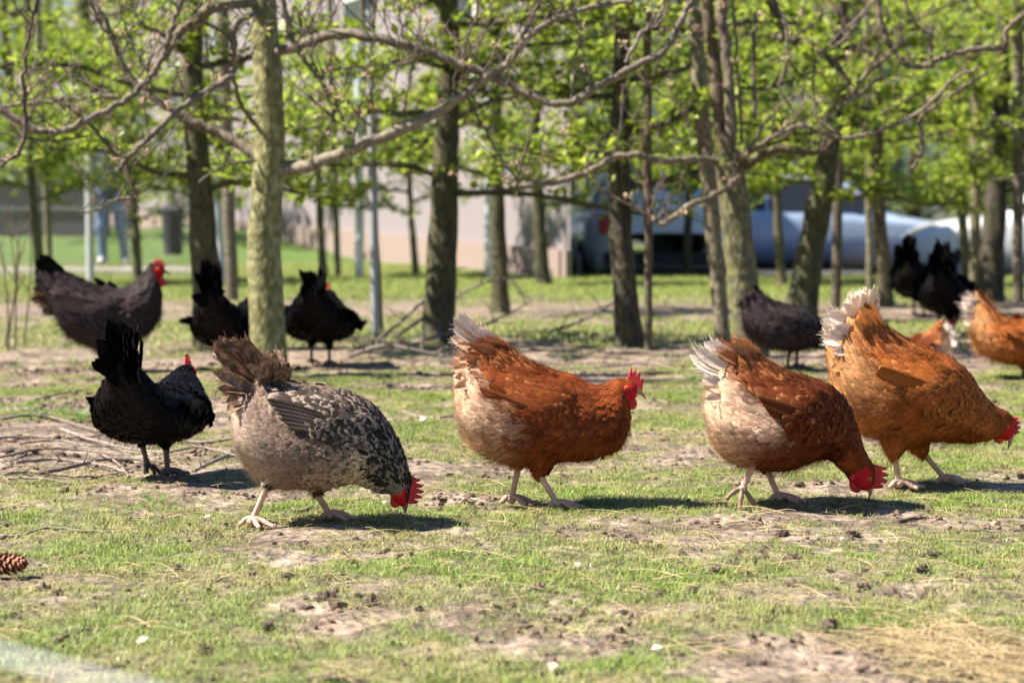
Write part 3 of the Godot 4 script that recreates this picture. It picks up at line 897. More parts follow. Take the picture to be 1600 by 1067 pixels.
	var back := [
		["black hen half hidden behind the pale tree trunk, tail raised", plain, "black", 362, 578, 74.0, 0.95, black_tail, 0.0],
		["black hen seen from behind just to the right of the pale trunk", plain, "black", 500, 570, 86.0, 1.0, short_tail, 0.0],
		["dark grey hen pecking behind the staked mossy tree", down, "grey", 1238, 578, 6.0, 0.82, grey_tail, 0.0],
		["far black hen with pointed tail, the rear one of two", down, "black", 1436, 494, 60.0, 1.0, black_tail, 0.0],
		["far black hen with pointed tail, the front one of two", down, "black", 1480, 522, 70.0, 1.0, black_tail, 0.0],
		["ginger hen cut off by the picture edge behind the striding one", plain, "ginger", 1606, 592, 0.0, 0.95, low_tail, 0.03],
		["small red-brown hen sitting low behind the ginger hen's back", down, "dark_red", 1412, 574, 180.0, 0.8, low_tail, 0.15]]
	for b in back:
		var e: Dictionary = b[1].duplicate()
		e.merge({"kind": b[2], "px": float(b[3]), "py": float(b[4]), "yaw": b[5], "near": false, "s": 1.0 / 0.00155, "grow": b[6], "tail": b[7], "sink": b[8]}, true)
		make_hen("hen", b[0], e)

# ------------------------------------------------------------------ ground
func grassiness(x: float, z: float) -> float:              # 0 bare soil .. 1 full turf
	var d := -z
	var g := 0.53 + 0.75 * n_cover.get_noise_2d(x * 10.0, z * 10.0) + 0.45 * n_fine.get_noise_2d(x * 10.0, z * 10.0) + 0.4 * n_fine.get_noise_2d(x * 58.0 + 300.0, z * 58.0)
	g += 0.12 * smoothstep(4.6, 3.4, d)
	g -= 0.75 * exp(-pow((d - 14.4) / 1.0, 2.0))            # bare strips along the tree rows
	g -= 0.5 * exp(-pow((d - 9.6) / 1.0, 2.0))
	g += 0.4 * exp(-pow((d - 12.0) / 0.7, 2.0))
	g -= 0.55 * exp(-pow((d - 6.3) / 0.9, 2.0) - pow((x + 1.3) / 0.75, 2.0))
	g += 0.5 * smoothstep(16.0, 17.5, d)
	return clampf(g, 0.0, 1.0)

func height(x: float, z: float) -> float:
	var f := clampf((16.0 + z) / 6.0, 0.0, 1.0)
	var low := 0.32 * smoothstep(22.4, 23.8, -z) * smoothstep(0.5, 1.0, x) * (1.0 - smoothstep(16.0, 20.0, x))
	return (n_bump.get_noise_2d(x * 10.0, z * 10.0) * 0.016 + n_bump.get_noise_2d(x * 43.0, z * 43.0) * 0.009) * f - 0.004 - low

func build_ground() -> void:
	var p := PackedVector3Array()
	var cc := PackedColorArray()
	var rows := 330
	var cols := 241
	for r in rows:
		var t := float(r) / (rows - 1)
		var d := 1.2 + 17.0 * pow(t / 0.9, 1.35) if t < 0.9 else 18.2 * pow(170.0 / 18.2, (t - 0.9) / 0.1)
		for k in cols:
			var c := 2.0 * k / (cols - 1) - 1.0
			var x := c / 0.9 * (0.3 * d + 0.9)
			if absf(c) > 0.9:
				x = signf(c) * lerpf(0.3 * d + 0.9, 110.0, pow((absf(c) - 0.9) / 0.1, 2.0))
			var z := -d
			p.append(Vector3(x, height(x, z), z))
			var g := smoothstep(0.2, 0.75, grassiness(x, z))
			var f := n_fine.get_noise_2d(x * 34.0 + 50.0, z * 34.0)
			var soil := Color(0.55, 0.43, 0.32).lerp(Color(0.26, 0.19, 0.135), clampf(0.35 + f * 2.0, 0, 1))
			var turf := Color(0.38, 0.33, 0.18).lerp(Color(0.23, 0.26, 0.09), clampf(0.5 + f, 0, 1))
			if d > 16.0:
				turf = turf.lerp(Color(0.24, 0.34, 0.055), smoothstep(16.0, 18.0, d))
			cc.append(soil.lerp(turf, g))
	var mb := MB.new()
	mb.grid(p, rows, cols, cc)
	structure("ground", mb, mats["soil and turf"])

func tuft(blades: int, hgt: float, spread: float, wid: float, lean: float, seed_: int, mname: String) -> ArrayMesh:
	var r := RandomNumberGenerator.new()
	r.seed = seed_
	var mb := MB.new()
	for b in blades:
		var a := r.randf() * TAU
		var base := Vector3(cos(a), 0, sin(a)) * spread * sqrt(r.randf())
		var az := r.randf() * TAU
		var dir := Vector3(cos(az), 0, sin(az))
		var H := hgt * r.randf_range(0.5, 1.25)
		var le := lean * r.randf_range(0.3, 1.5)
		var tip := base + Vector3(0, H, 0) + dir * H * le
		var mid := base + Vector3(0, H * 0.62, 0) + dir * H * le * 0.35
		var s := Vector3(-dir.z, 0, dir.x).rotated(Vector3.UP, r.randf_range(-0.8, 0.8)) * wid * r.randf_range(0.7, 1.3)
		var q := mb.v.size()
		var nr := (s.cross(tip - base)).normalized()
		nr = (nr + Vector3(0, 0.5, 0)).normalized()
		for v in [base - s, base + s, mid - s * 0.8, mid + s * 0.8, tip]:
			mb.v.append(v)
			mb.n.append(nr)
		var c := r.randf_range(0.75, 1.2)
		var yel := r.randf() * 0.25
		for k in 5:
			mb.c.append(Color(c + yel, c, c * (1.0 - yel)) )
		# front towards s x (tip - base)
		mb.i.append_array(PackedInt32Array([q, q + 2, q + 1, q + 1, q + 2, q + 3, q + 2, q + 4, q + 3]))
	return mb.mesh(mats[mname])

func scatter(called: String, mesh: Mesh, list: Array, label: String, category: String) -> void:
	var mm := MultiMesh.new()
	mm.transform_format = MultiMesh.TRANSFORM_3D
	mm.use_colors = true
	mm.mesh = mesh
	mm.instance_count = list.size()
	for k in list.size():
		mm.set_instance_transform(k, list[k][0])
		mm.set_instance_color(k, list[k][1])
	var o := MultiMeshInstance3D.new()
	o.name = called
	o.multimesh = mm
	add_child(o)
	o.set_meta("kind", "stuff")
	o.set_meta("label", label)
	o.set_meta("category", category)

func spot(x: float, z: float, s: float, r: RandomNumberGenerator, tilt := 0.15, low := 0.0) -> Transform3D:
	var b := Basis(Vector3.UP, r.randf() * TAU) * Basis(Vector3.RIGHT, r.randf_range(-tilt, tilt))
	return Transform3D(b.scaled(Vector3(s, s, s)), Vector3(x, height(x, z) + low, z))

func build_grass() -> void:
	var r := RandomNumberGenerator.new()
	r.seed = 41
	var lists := [[], [], []]
	var far := []
	var straw := []
	var crumbs := []
	var n := 115000
	for k in n:
		var d := sqrt(r.randf_range(2.6 * 2.6, 9.5 * 9.5))
		var x := r.randf_range(-1, 1) * (0.27 * d + 0.4)
		var g := grassiness(x, -d)
		if g < 0.22 or r.randf() > g * 1.25:
			if r.randf() < 0.3 * smoothstep(-0.1, 0.35, n_fine.get_noise_2d(x * 22.0 + 7.0, d * 22.0)):
				var cs := r.randf_range(0.0025, 0.0075) * (1.0 if r.randf() < 0.93 else 2.0)
				var v := r.randf_range(0.2, 0.9)
				crumbs.append([spot(x, -d, cs, r, 1.5, cs * 0.2), Color(0.26, 0.185, 0.135) * v])
			continue
		if r.randf() < 0.035:
			var cs2 := r.randf_range(0.002, 0.005)
			crumbs.append([spot(x, -d, cs2, r, 1.5, 0.004), Color(0.2, 0.145, 0.11) * r.randf_range(0.2, 1.0)])
		var s := r.randf_range(0.6, 1.15) * (0.55 + 0.6 * g)
		var dry := clampf(0.58 - 0.5 * n_cover.get_noise_2d(x * 16.0 + 80.0, -d * 16.0) + r.randf_range(-0.3, 0.3) - g * 0.35, 0, 1)
		var col := Color(0.18, 0.3, 0.042).lerp(Color(0.44, 0.38, 0.2), dry) * r.randf_range(0.6, 1.3)
		lists[k % 3].append([spot(x, -d, s, r), col])
	for k in 34000:
		var d := sqrt(r.randf_range(9.0 * 9.0, 27.0 * 27.0))
		var x := r.randf_range(-1, 1) * (0.27 * d + 1.0)
		var g := grassiness(x, -d)
		if g < 0.25 or r.randf() > g * 1.2:
			continue
		far.append([spot(x, -d, r.randf_range(0.7, 1.4), r), Color(0.18, 0.27, 0.05).lerp(Color(0.38, 0.36, 0.14), r.randf() * 0.6) * r.randf_range(0.8, 1.2)])
	for k in 5200:
		var d := r.randf_range(2.7, 6.5)
		var x := r.randf_range(-1, 1) * (0.27 * d + 0.3)
		var c := on_ground(1530, 1030)
		var m := exp(-pow((x - c.x) / 0.09, 2.0) - pow((-d - c.z) / 0.1, 2.0))
		if r.randf() > 0.09 + m * 1.0:
			if r.randf() > 0.08:
				continue
			x = c.x + r.randfn() * 0.075
			d = -c.z + r.randfn() * 0.09
		straw.append([spot(x, -d, r.randf_range(0.6, 1.3), r, 0.12, 0.004 + 0.012 * r.randf()), Color(0.62, 0.49, 0.27) * r.randf_range(0.5, 1.1)])
	for k in 3:
		scatter(["grass", "short_grass", "fine_grass"][k], tuft(14, 0.0105, 0.022, 0.00065, 1.4, 70 + k, "grass blade"), lists[k], ["short green grass growing in patches between the hens", "short yellowish grass of the foreground turf", "fine grass blades thinning into bare soil"][k], "grass")
	scatter("far_grass", tuft(14, 0.02, 0.06, 0.002, 1.0, 77, "grass blade"), far, "green grass between the orchard rows behind the hens", "grass")
	var sm := MB.new()
	var rr := RandomNumberGenerator.new()
	rr.seed = 5
	for k in 3:
		var a := Vector3(rr.randf_range(-0.02, 0.02), 0, rr.randf_range(-0.02, 0.02))
		var d2 := Vector3(cos(k * 2.1), 0, sin(k * 2.1))
		var pts := spline(PackedVector3Array([a - d2 * 0.03, a + Vector3(0, 0.004, 0), a + d2 * 0.03 + Vector3(0.004, 0.007, 0.004), a + d2 * 0.055 + Vector3(0.008, 0.004, 0.012)]), 2)
		sm.tube(pts, ramp(0.0009, 0.0005, pts.size()), 3, flat(Color.WHITE, pts.size()))
	scatter("straw", sm.mesh(mats["dry straw"]), straw, "pale dry straw strands lying on the turf", "straw")
	var cm := MB.new()
	cm.ball(Vector3.ZERO, Vector3(1.2, 0.75, 1), Color.WHITE, 5, 8)
	for k in cm.v.size():
		var q := cm.v[k]
		cm.v[k] = q * (1.0 + 0.9 * n_fine.get_noise_3d(q.x * 14, q.y * 14, q.z * 14) + 0.5 * n_fine.get_noise_3d(q.x * 40, q.y * 40, q.z * 40))
	cm.facet()
	scatter("soil_crumbs", cm.mesh(mats["clod"]), crumbs, "small dark crumbs of soil and droppings strewn over the ground", "soil")

# ------------------------------------------------------------------ litter on the ground
func stick(pts2: Array, w: float, col: Color, label: String, called := "stick", lift := 0.0, group := "") -> void:
	var p := PackedVector3Array()
	for q in pts2:
		var g := on_ground(q[0], q[1])
		g.y = height(g.x, g.z) + w * 0.8 + lift + (q[2] if q.size() > 2 else 0.0)
		p.append(g)
	var o := p[0]
	for k in p.size():
		p[k] -= o
	var sp := spline(p, 5)
	for k in sp.size():
		sp[k] += Vector3(n_fine.get_noise_2d(k * 37.0, o.x * 300.0), n_fine.get_noise_2d(k * 41.0, 9.0 + o.z * 300.0) * 0.6, 0) * w * 1.2
	var mb := MB.new()
	var rad := ramp(w, w * 0.55, sp.size())
	for k in rad.size():
		rad[k] *= 1.0 + 0.3 * n_fine.get_noise_2d(k * 60.0, o.x * 900.0)
	mb.tube(sp, rad, 7, flat(col, sp.size()))
	for k in range(2, sp.size() - 2, 4):
		var d := Vector3(rng.randf_range(-1, 1), rng.randf_range(0.1, 0.8), rng.randf_range(-1, 1)).normalized() * w * rng.randf_range(2.0, 7.0)
		mb.tube(PackedVector3Array([sp[k], sp[k] + d * 0.5, sp[k] + d]), ramp(w * 0.5, w * 0.2, 3), 5, flat(col, 3))
	single(called, mb, mats["bark"], label, "stick", o, group)

func ordinal(k: int) -> String:
	return ["first", "second", "third", "fourth", "fifth", "sixth", "seventh", "eighth", "ninth", "tenth", "eleventh", "twelfth", "thirteenth", "fourteenth", "fifteenth", "sixteenth"][k]

# tells like things apart by the landmark each lies next to
func near_labels(spots: Array, what: String) -> Array:
	var marks := [[515, 820, "speckled hen's front foot"], [390, 825, "speckled hen's rear foot"], [820, 795, "red hen's feet"], [1160, 790, "dark red hen's lifted foot"], [1360, 775, "dark red hen's bill"], [1500, 760, "ginger hen's front foot"], [20, 885, "pine cone"], [1500, 1030, "straw patch"], [100, 1040, "blurred white strand"], [540, 1062, "broken stick"], [100, 832, "long grey stick"], [100, 650, "twig pile's far side"], [410, 560, "pale tree's foot"], [690, 535, "stout tree's foot"], [985, 545, "dark staked tree's foot"], [1560, 600, "ginger hen's neck"], [640, 660, "speckled hen's back"], [1050, 1000, "thin dark twig"]]
	var taken := {}
	var out := []
	for s in spots:
		var best: Array = marks[0]
		var far := 1e9
		for m in marks:
			var d := Vector2(s[0] - m[0], (s[1] - m[1]) * 1.6).length()
			if d < far:
				far = d
				best = m
		var side := "left of" if s[0] < best[0] - 25 else ("right of" if s[0] > best[0] + 25 else ("below" if s[1] > best[1] else "above"))
		var key := "%s the %s" % [side, best[2]]
		taken[key] = taken.get(key, 0) + 1
		out.append("%s %s%s" % [what, key, "" if taken[key] == 1 else ", %s one there" % ordinal(taken[key] - 1)])
	return out

func litter() -> void:
	var grey := Color(0.5, 0.4, 0.33)
	var dark := Color(0.16, 0.115, 0.085)
	stick([[-8, 838], [30, 836], [75, 828], [130, 831], [186, 831]], 0.0042, grey, "grey stick lying on the turf right of the pine cone's upper side")
	stick([[318, 838], [345, 832], [375, 834], [402, 822]], 0.0032, Color(0.4, 0.28, 0.2), "thin curved brown twig at the speckled hen's rear foot")
	stick([[60, 1032], [90, 1004], [125, 985], [178, 984]], 0.0034, Color(0.3, 0.23, 0.17), "crooked grey-brown twig on grass above the blurred white tape")
	stick([[484, 1062], [520, 1064], [575, 1070], [625, 1074]], 0.005, Color(0.36, 0.28, 0.22), "thick broken stick at the bottom edge below the red hen")
	stick([[560, 1062], [585, 1050], [618, 1032]], 0.003, Color(0.4, 0.32, 0.26), "short twig leaning up from the broken bottom stick", "twig")
	stick([[1495, 833], [1530, 830], [1570, 832], [1606, 830]], 0.0036, Color(0.22, 0.17, 0.14), "dark stick lying at the right edge in front of the ginger hen")
	stick([[1408, 812], [1430, 807], [1452, 806]], 0.005, dark, "dark chip of bark in the shadow of the dark red hen")
	stick([[880, 752], [915, 754], [965, 754]], 0.003, dark, "thin dark twig on the turf behind the red hen's feet")
	stick([[455, 800], [475, 796], [490, 785]], 0.0045, grey, "short pale stick between the legs of the speckled hen")
	stick([[670, 815], [690, 812], [712, 818]], 0.004, dark, "dark root piece in the shadow under the speckled hen's head")
	stick([[1035, 1000], [1080, 1004], [1122, 1002]], 0.0024, dark, "thin dark twig in the lower middle of the turf")
	stick([[130, 1044], [170, 1045], [203, 1042]], 0.003, dark, "dark twig beside the blurred white tape")
	stick([[610, 635], [640, 645], [680, 655], [720, 650]], 0.006, grey, "pale branch lying between the speckled hen and the red hen")
	stick([[870, 580], [950, 575], [1020, 572], [1080, 584]], 0.006, grey, "long pale branch lying behind the red hen's head")
	stick([[985, 660], [1040, 655], [1100, 662]], 0.005, dark, "dark branch on the soil between the two red hens")
	stick([[480, 592], [510, 585], [540, 588], [600, 590]], 0.007, Color(0.38, 0.31, 0.26), "weathered branch lying behind the speckled hen's back")
	var r := RandomNumberGenerator.new()
	r.seed = 77
	# the pile of dry twigs in front of the black hen
	var pile := [[[0, 662], [60, 655], [130, 668], [190, 690]], [[-5, 722], [60, 712], [120, 710], [185, 715]], [[0, 738], [50, 735], [90, 744], [160, 742], [200, 730]], [[20, 728], [80, 722], [150, 728], [195, 736]], [[95, 672], [140, 690], [200, 705], [262, 712]], [[150, 708], [185, 725], [200, 745]], [[60, 745], [120, 732], [170, 720], [230, 722]], [[280, 690], [320, 696], [375, 690]], [[260, 712], [310, 704], [372, 712]], [[-4, 690], [50, 684], [110, 686], [160, 680]], [[30, 700], [90, 696], [140, 702], [190, 698]], [[300, 730], [340, 716], [380, 700]], [[200, 655], [240, 664], [300, 660]], [[55, 628], [100, 618], [140, 610]], [[10, 750], [60, 752], [110, 757]]]
	var tone := ["bleached", "grey", "brown", "dark", "forked"]
	pile.sort_custom(func(a, b): return a[0][1] < b[0][1])
	for k in pile.size():
		var v := r.randf_range(0.55, 1.15)
		stick(pile[k], r.randf_range(0.0035, 0.0062), Color(0.5, 0.41, 0.34) * v, "%s dry twig, %s in the twig pile by the black hen counted from the back" % ["pale" if v > 0.95 else ("brown" if v > 0.75 else "dark"), ordinal(k)], "twig", r.randf_range(0.0, 0.012), "dry twigs in the pile on the soil")
	# pine cone
	var cone := thing("pine_cone", "brown pine cone lying on the turf, cut by the edge of the picture", "pine cone", on_ground(5, 903))
	var axis := Vector3(0.93, 0.08, 0.25).normalized()
	var side := axis.cross(Vector3.UP).normalized()
	var core := MB.new()
	var cp := PackedVector3Array()
	for k in 7:
		cp.append(Vector3(-0.035, 0.024, 0) + axis * 0.012 * k)
	core.tube(cp, PackedFloat32Array([0.006, 0.014, 0.017, 0.017, 0.015, 0.01, 0.003]), 10, flat(Color(0.1, 0.045, 0.025), 7))
	part("core", core, mats["clod"], cone)
	for k in 66:
		var t := k / 65.0
		var a := k * 2.39996
		var rad := Vector3.ZERO + (side * cos(a) + axis.cross(side) * sin(a))
		var wide := 0.026 * sqrt(maxf(0.05, sin(PI * (0.12 + 0.83 * t))))
		var c := Vector3(-0.036, 0.024, 0) + axis * (0.078 * t)
		var out := (rad + axis * lerpf(0.25, 1.1, t)).normalized()
		var sd := axis.cross(rad).normalized()
		var sm := MB.new()
		var nn := sd.cross(out).normalized()
		var tip := c + out * wide
		var base := c + rad * 0.006
		var w := 0.0065 * (0.5 + wide / 0.026 * 0.6)
		var col := Color(0.3, 0.14, 0.085) * r.randf_range(0.7, 1.25)
		var pts := PackedVector3Array([base - sd * w * 0.5 + nn * 0.001, base + nn * 0.0015, base + sd * w * 0.5 + nn * 0.001, base.lerp(tip, 0.7) - sd * w, base.lerp(tip, 0.7) + nn * 0.003, base.lerp(tip, 0.7) + sd * w, tip - sd * w * 0.55, tip + nn * 0.0012, tip + sd * w * 0.55])
		sm.grid(pts, 3, 3, PackedColorArray([col * 0.6, col * 0.6, col * 0.6, col, col * 0.9, col, col * 1.5, col * 1.4, col * 1.5]))
		part("scale", sm, mats["clod"], cone)
	# weeds with broad leaves
	var weeds := [[28, 648, 7], [60, 655, 8], [95, 648, 9], [120, 655, 9], [135, 650, 7], [25, 572, 8], [70, 575, 8], [110, 570, 7], [612, 662, 7], [645, 690, 5], [600, 622, 4], [1575, 606, 8], [1545, 598, 7], [1080, 600, 5], [235, 800, 4], [1590, 612, 6], [690, 566, 5], [560, 560, 6], [640, 556, 6], [880, 560, 6], [1120, 560, 6], [10, 640, 8], [50, 640, 7]]
	var weed_labels := near_labels(weeds, "clump of green weeds")
	for k in weeds.size():
		var wd: Array = weeds[k]
		var mb := MB.new()
		for q in wd[2] * 4:
			var a := r.randf() * TAU
			var o := Vector3(cos(a), 0, sin(a)) * r.randf() * 0.055 + Vector3(0, r.randf_range(0.004, 0.03), 0)
			var d := Vector3(cos(a), r.randf_range(0.0, 0.7), sin(a)).normalized()
			leaf(mb, o, d, r.randf_range(0.012, 0.024), Vector3.UP, Color(0.1, 0.24, 0.03) * r.randf_range(0.7, 1.3))
		var g := on_ground(wd[0], wd[1])
		g.y = height(g.x, g.z)
		var zone := "on the soil left of the black hen" if wd[0] < 150 else ("between the speckled hen and the red hen" if wd[0] < 720 else ("on the ground behind the red hens" if wd[0] < 1200 else "behind the ginger hen's head"))
		single("weed", mb, mats["leaf"], weed_labels[k], "weed", g, "leafy weeds " + zone)
	# pale fallen leaves and feathers
	var bits := [[600, 792, 0.02, Color(0.72, 0.65, 0.55), "white fallen feather upright beside the speckled hen's head"], [318, 818, 0.018, Color(0.7, 0.6, 0.48), "pale round leaf on the turf left of the speckled hen"], [212, 1013, 0.02, Color(0.7, 0.6, 0.5), "pale dry leaf on the turf near the blurred tape"], [1017, 1018, 0.018, Color(0.75, 0.75, 0.75), "white speck of feather on the lower middle turf"], [860, 1045, 0.03, Color(0.55, 0.4, 0.3), "curled brown leaf at the bottom below the red hen"], [655, 664, 0.03, Color(0.8, 0.66, 0.62), "pinkish white feather on the soil behind the red hen's tail"], [525, 872, 0.02, Color(0.45, 0.24, 0.1), "rusty brown leaf on the turf below the speckled hen"], [1312, 843, 0.014, Color(0.6, 0.5, 0.4), "pale bit of leaf below the dark red hen's bill"], [905, 884, 0.02, Color(0.5, 0.4, 0.3), "beige dry leaf on the middle of the turf"]]
	for b in bits:
		var mb := MB.new()
		leaf(mb, Vector3(0, 0.008, 0), Vector3(0.8, 0.35, 0.2).rotated(Vector3.UP, r.randf() * 3.0).normalized(), b[2], Vector3(0, 0.8, 0.6).normalized(), b[3])
		var g := on_ground(b[0], b[1])
		g.y = height(g.x, g.z)
		single("fallen_leaf" if not String(b[4]).contains("feather") else "fallen_feather", mb, mats["dry straw"], b[4], "leaf" if not String(b[4]).contains("feather") else "feather", g)
	# larger clods, one by one
	var clods := [[757, 746], [1525, 790], [500, 938], [515, 935], [548, 880], [275, 886], [400, 822], [250, 820], [1330, 840], [1445, 868], [1460, 870], [1240, 870], [1120, 893], [1443, 898], [820, 980], [415, 975], [1035, 928], [580, 942], [655, 950], [68, 925], [90, 935], [1332, 835], [635, 1040], [320, 1020], [1195, 868], [840, 922], [830, 860], [1066, 866], [205, 815], [1300, 985], [1350, 920], [960, 862], [1085, 925], [760, 868]]
	var clod_labels := near_labels(clods, "dark lump of soil")
	for k in clods.size():
		var mb := MB.new()
		var s := r.randf_range(0.006, 0.0115)
		mb.ball(Vector3(0, s * 0.4, 0), Vector3(s * 1.25, s * 0.7, s), Color(0.17, 0.125, 0.095) * r.randf_range(0.45, 1.2), 8, 12)
		for q in mb.v.size():
			var v := mb.v[q]
			mb.v[q] = v * (1.0 + 1.0 * n_fine.get_noise_3d(v.x * 1500 + k * 40, v.y * 1500, v.z * 1500) + 0.7 * n_fine.get_noise_3d(v.x * 4500 + k * 40, v.y * 4500, v.z * 4500))
		mb.facet()
		var g := on_ground(clods[k][0], clods[k][1])
		g.y = height(g.x, g.z)
		single("soil_clod", mb, mats["clod"], clod_labels[k], "clod", g, "lumps of soil on the turf")

# ------------------------------------------------------------------ leaves and trees
func leaf(mb: MB, o: Vector3, d: Vector3, L: float, nrm: Vector3, col: Color) -> void:
	var s := d.cross(nrm)
	if s.length_squared() < 1e-5:
		s = d.cross(Vector3(0.6, 0.1, 0.8))
	s = s.normalized()
	var n2 := s.cross(d).normalized()
	var w := L * 0.3
	var q := mb.v.size()
	var m := o + d * L * 0.5
	for v in [o, m - s * w + n2 * w * 0.35, m, m + s * w + n2 * w * 0.35, o + d * L - n2 * L * 0.1]:
		mb.v.append(v)
		mb.c.append(col)
	mb.n.append(n2); mb.n.append((n2 + s * 0.3).normalized()); mb.n.append(n2); mb.n.append((n2 - s * 0.3).normalized()); mb.n.append(n2)
	mb.i.append_array(PackedInt32Array([q, q + 1, q + 2, q, q + 2, q + 3, q + 1, q + 4, q + 2, q + 2, q + 4, q + 3]))

func rosette(mb: MB, o: Vector3, r: RandomNumberGenerator, cnt: int, L: float, col: Color) -> void:
	for k in cnt:
		var d := Vector3(r.randf_range(-1, 1), r.randf_range(-0.5, 0.9), r.randf_range(-1, 1)).normalized()
		leaf(mb, o + d * 0.008, d, L * r.randf_range(0.45, 1.5), Vector3(r.randf_range(-0.6, 0.6), 1, r.randf_range(-0.6, 0.6)).normalized(), col * r.randf_range(0.65, 1.35))

# an orchard tree in leaf: trunk through the traced points, limbs and leafy twigs around it
func orchard_tree(label: String, pts: Array, w_px: float, seed_: int, leaves := 1.0, bark := Color(0.2, 0.17, 0.105), reach := 1.0, low := 0.8, leafy := Color(0.44, 0.52, 0.06)) -> void:
	var r := RandomNumberGenerator.new()
	r.seed = seed_
	var base := on_ground(pts[0][0], pts[0][1])
	var d := -base.z
	base.y = height(base.x, base.z) - 0.02
	var t := thing("orchard_tree", label, "tree", base, "trees of the orchard rows")
	var tp := PackedVector3Array([Vector3.ZERO])
	for k in range(1, pts.size()):
		tp.append(at(pts[k][0], pts[k][1], d) - base)
	var last := tp[tp.size() - 1]
	var dir := (last - tp[tp.size() - 2]).normalized()
	dir = (dir + Vector3(0, 0.8, 0)).normalized()
	tp.append(last + dir * 0.5)
	tp.append(last + dir * 1.1 + Vector3(r.randf_range(-0.1, 0.1), 0.1, 0))
	var sp := spline(tp, 6)
	var w := w_px / F * d / 2.0
	var rad := PackedFloat32Array()
	for k in sp.size():
		var y := sp[k].y
		rad.append(maxf(0.012, w * (1.0 + 0.35 * exp(-y / 0.07)) * lerpf(1.05, 0.35, clampf(y / 2.6, 0, 1))))
	var cc := PackedColorArray()
	for k in sp.size():
		cc.append(bark.lerp(Color(0.24, 0.25, 0.09), clampf(0.35 + n_fine.get_noise_2d(k * 9.0, seed_), 0, 1) * 0.5))
	var mb := MB.new()
	mb.tube(sp, rad, 20, cc, 0.2, n_bump, bark * 0.6)
	part("trunk", mb, mats["bark"], t)
	var crown := MB.new()
	var limbs := int(13 * reach)
	for b in limbs:
		var y := lerpf(low, 2.2, (b + r.randf()) / limbs)
		var o := Vector3.ZERO
		for k in sp.size() - 1:
			if sp[k + 1].y > y:
				o = sp[k]
				break
			o = sp[k + 1]
		var az := b * 2.39996 + r.randf_range(-0.4, 0.4)
		var len_ := r.randf_range(0.75, 1.25) * reach
		var out := Vector3(cos(az), r.randf_range(-0.05, 0.5), sin(az)).normalized()
		var lp := PackedVector3Array([o])
		for k in 4:
			var q := float(k + 1) / 4
			lp.append(o + out * len_ * q + Vector3(r.randf_range(-0.06, 0.06), r.randf_range(-0.05, 0.05) - 0.12 * q * q, r.randf_range(-0.06, 0.06)))
		lp = spline(lp, 3)
		var lm := MB.new()
		lm.tube(lp, ramp(0.019, 0.005, lp.size()), 6, flat(bark * 1.1, lp.size()))
		for k in range(2, lp.size()):
			for e in 2:
				var td := Vector3(r.randf_range(-1, 1), r.randf_range(-0.35, 1.0), r.randf_range(-1, 1)).normalized()
				var tl := r.randf_range(0.12, 0.34)
				var tw := PackedVector3Array([lp[k], lp[k] + td * tl * 0.5 + Vector3(0, 0.01, 0), lp[k] + td * tl + Vector3(0, 0.04, 0)])
				lm.tube(tw, ramp(0.0045, 0.002, 3), 4, flat(bark * 1.1, 3))
				var cnt := int(3.9 * leaves)
				for f in cnt:
					var q := (f + r.randf()) / cnt
					rosette(crown, tw[0].lerp(tw[2], q), r, 4, 0.054, leafy.lerp(Color(0.2, 0.33, 0.04), r.randf()))
				if r.randf() < 0.12:
					rosette(crown, tw[2], r, 4, 0.025, Color(0.75, 0.45, 0.4))
		part("branch", lm, mats["bark"], t)
	part("crown", crown, mats["leaf"], t, true)

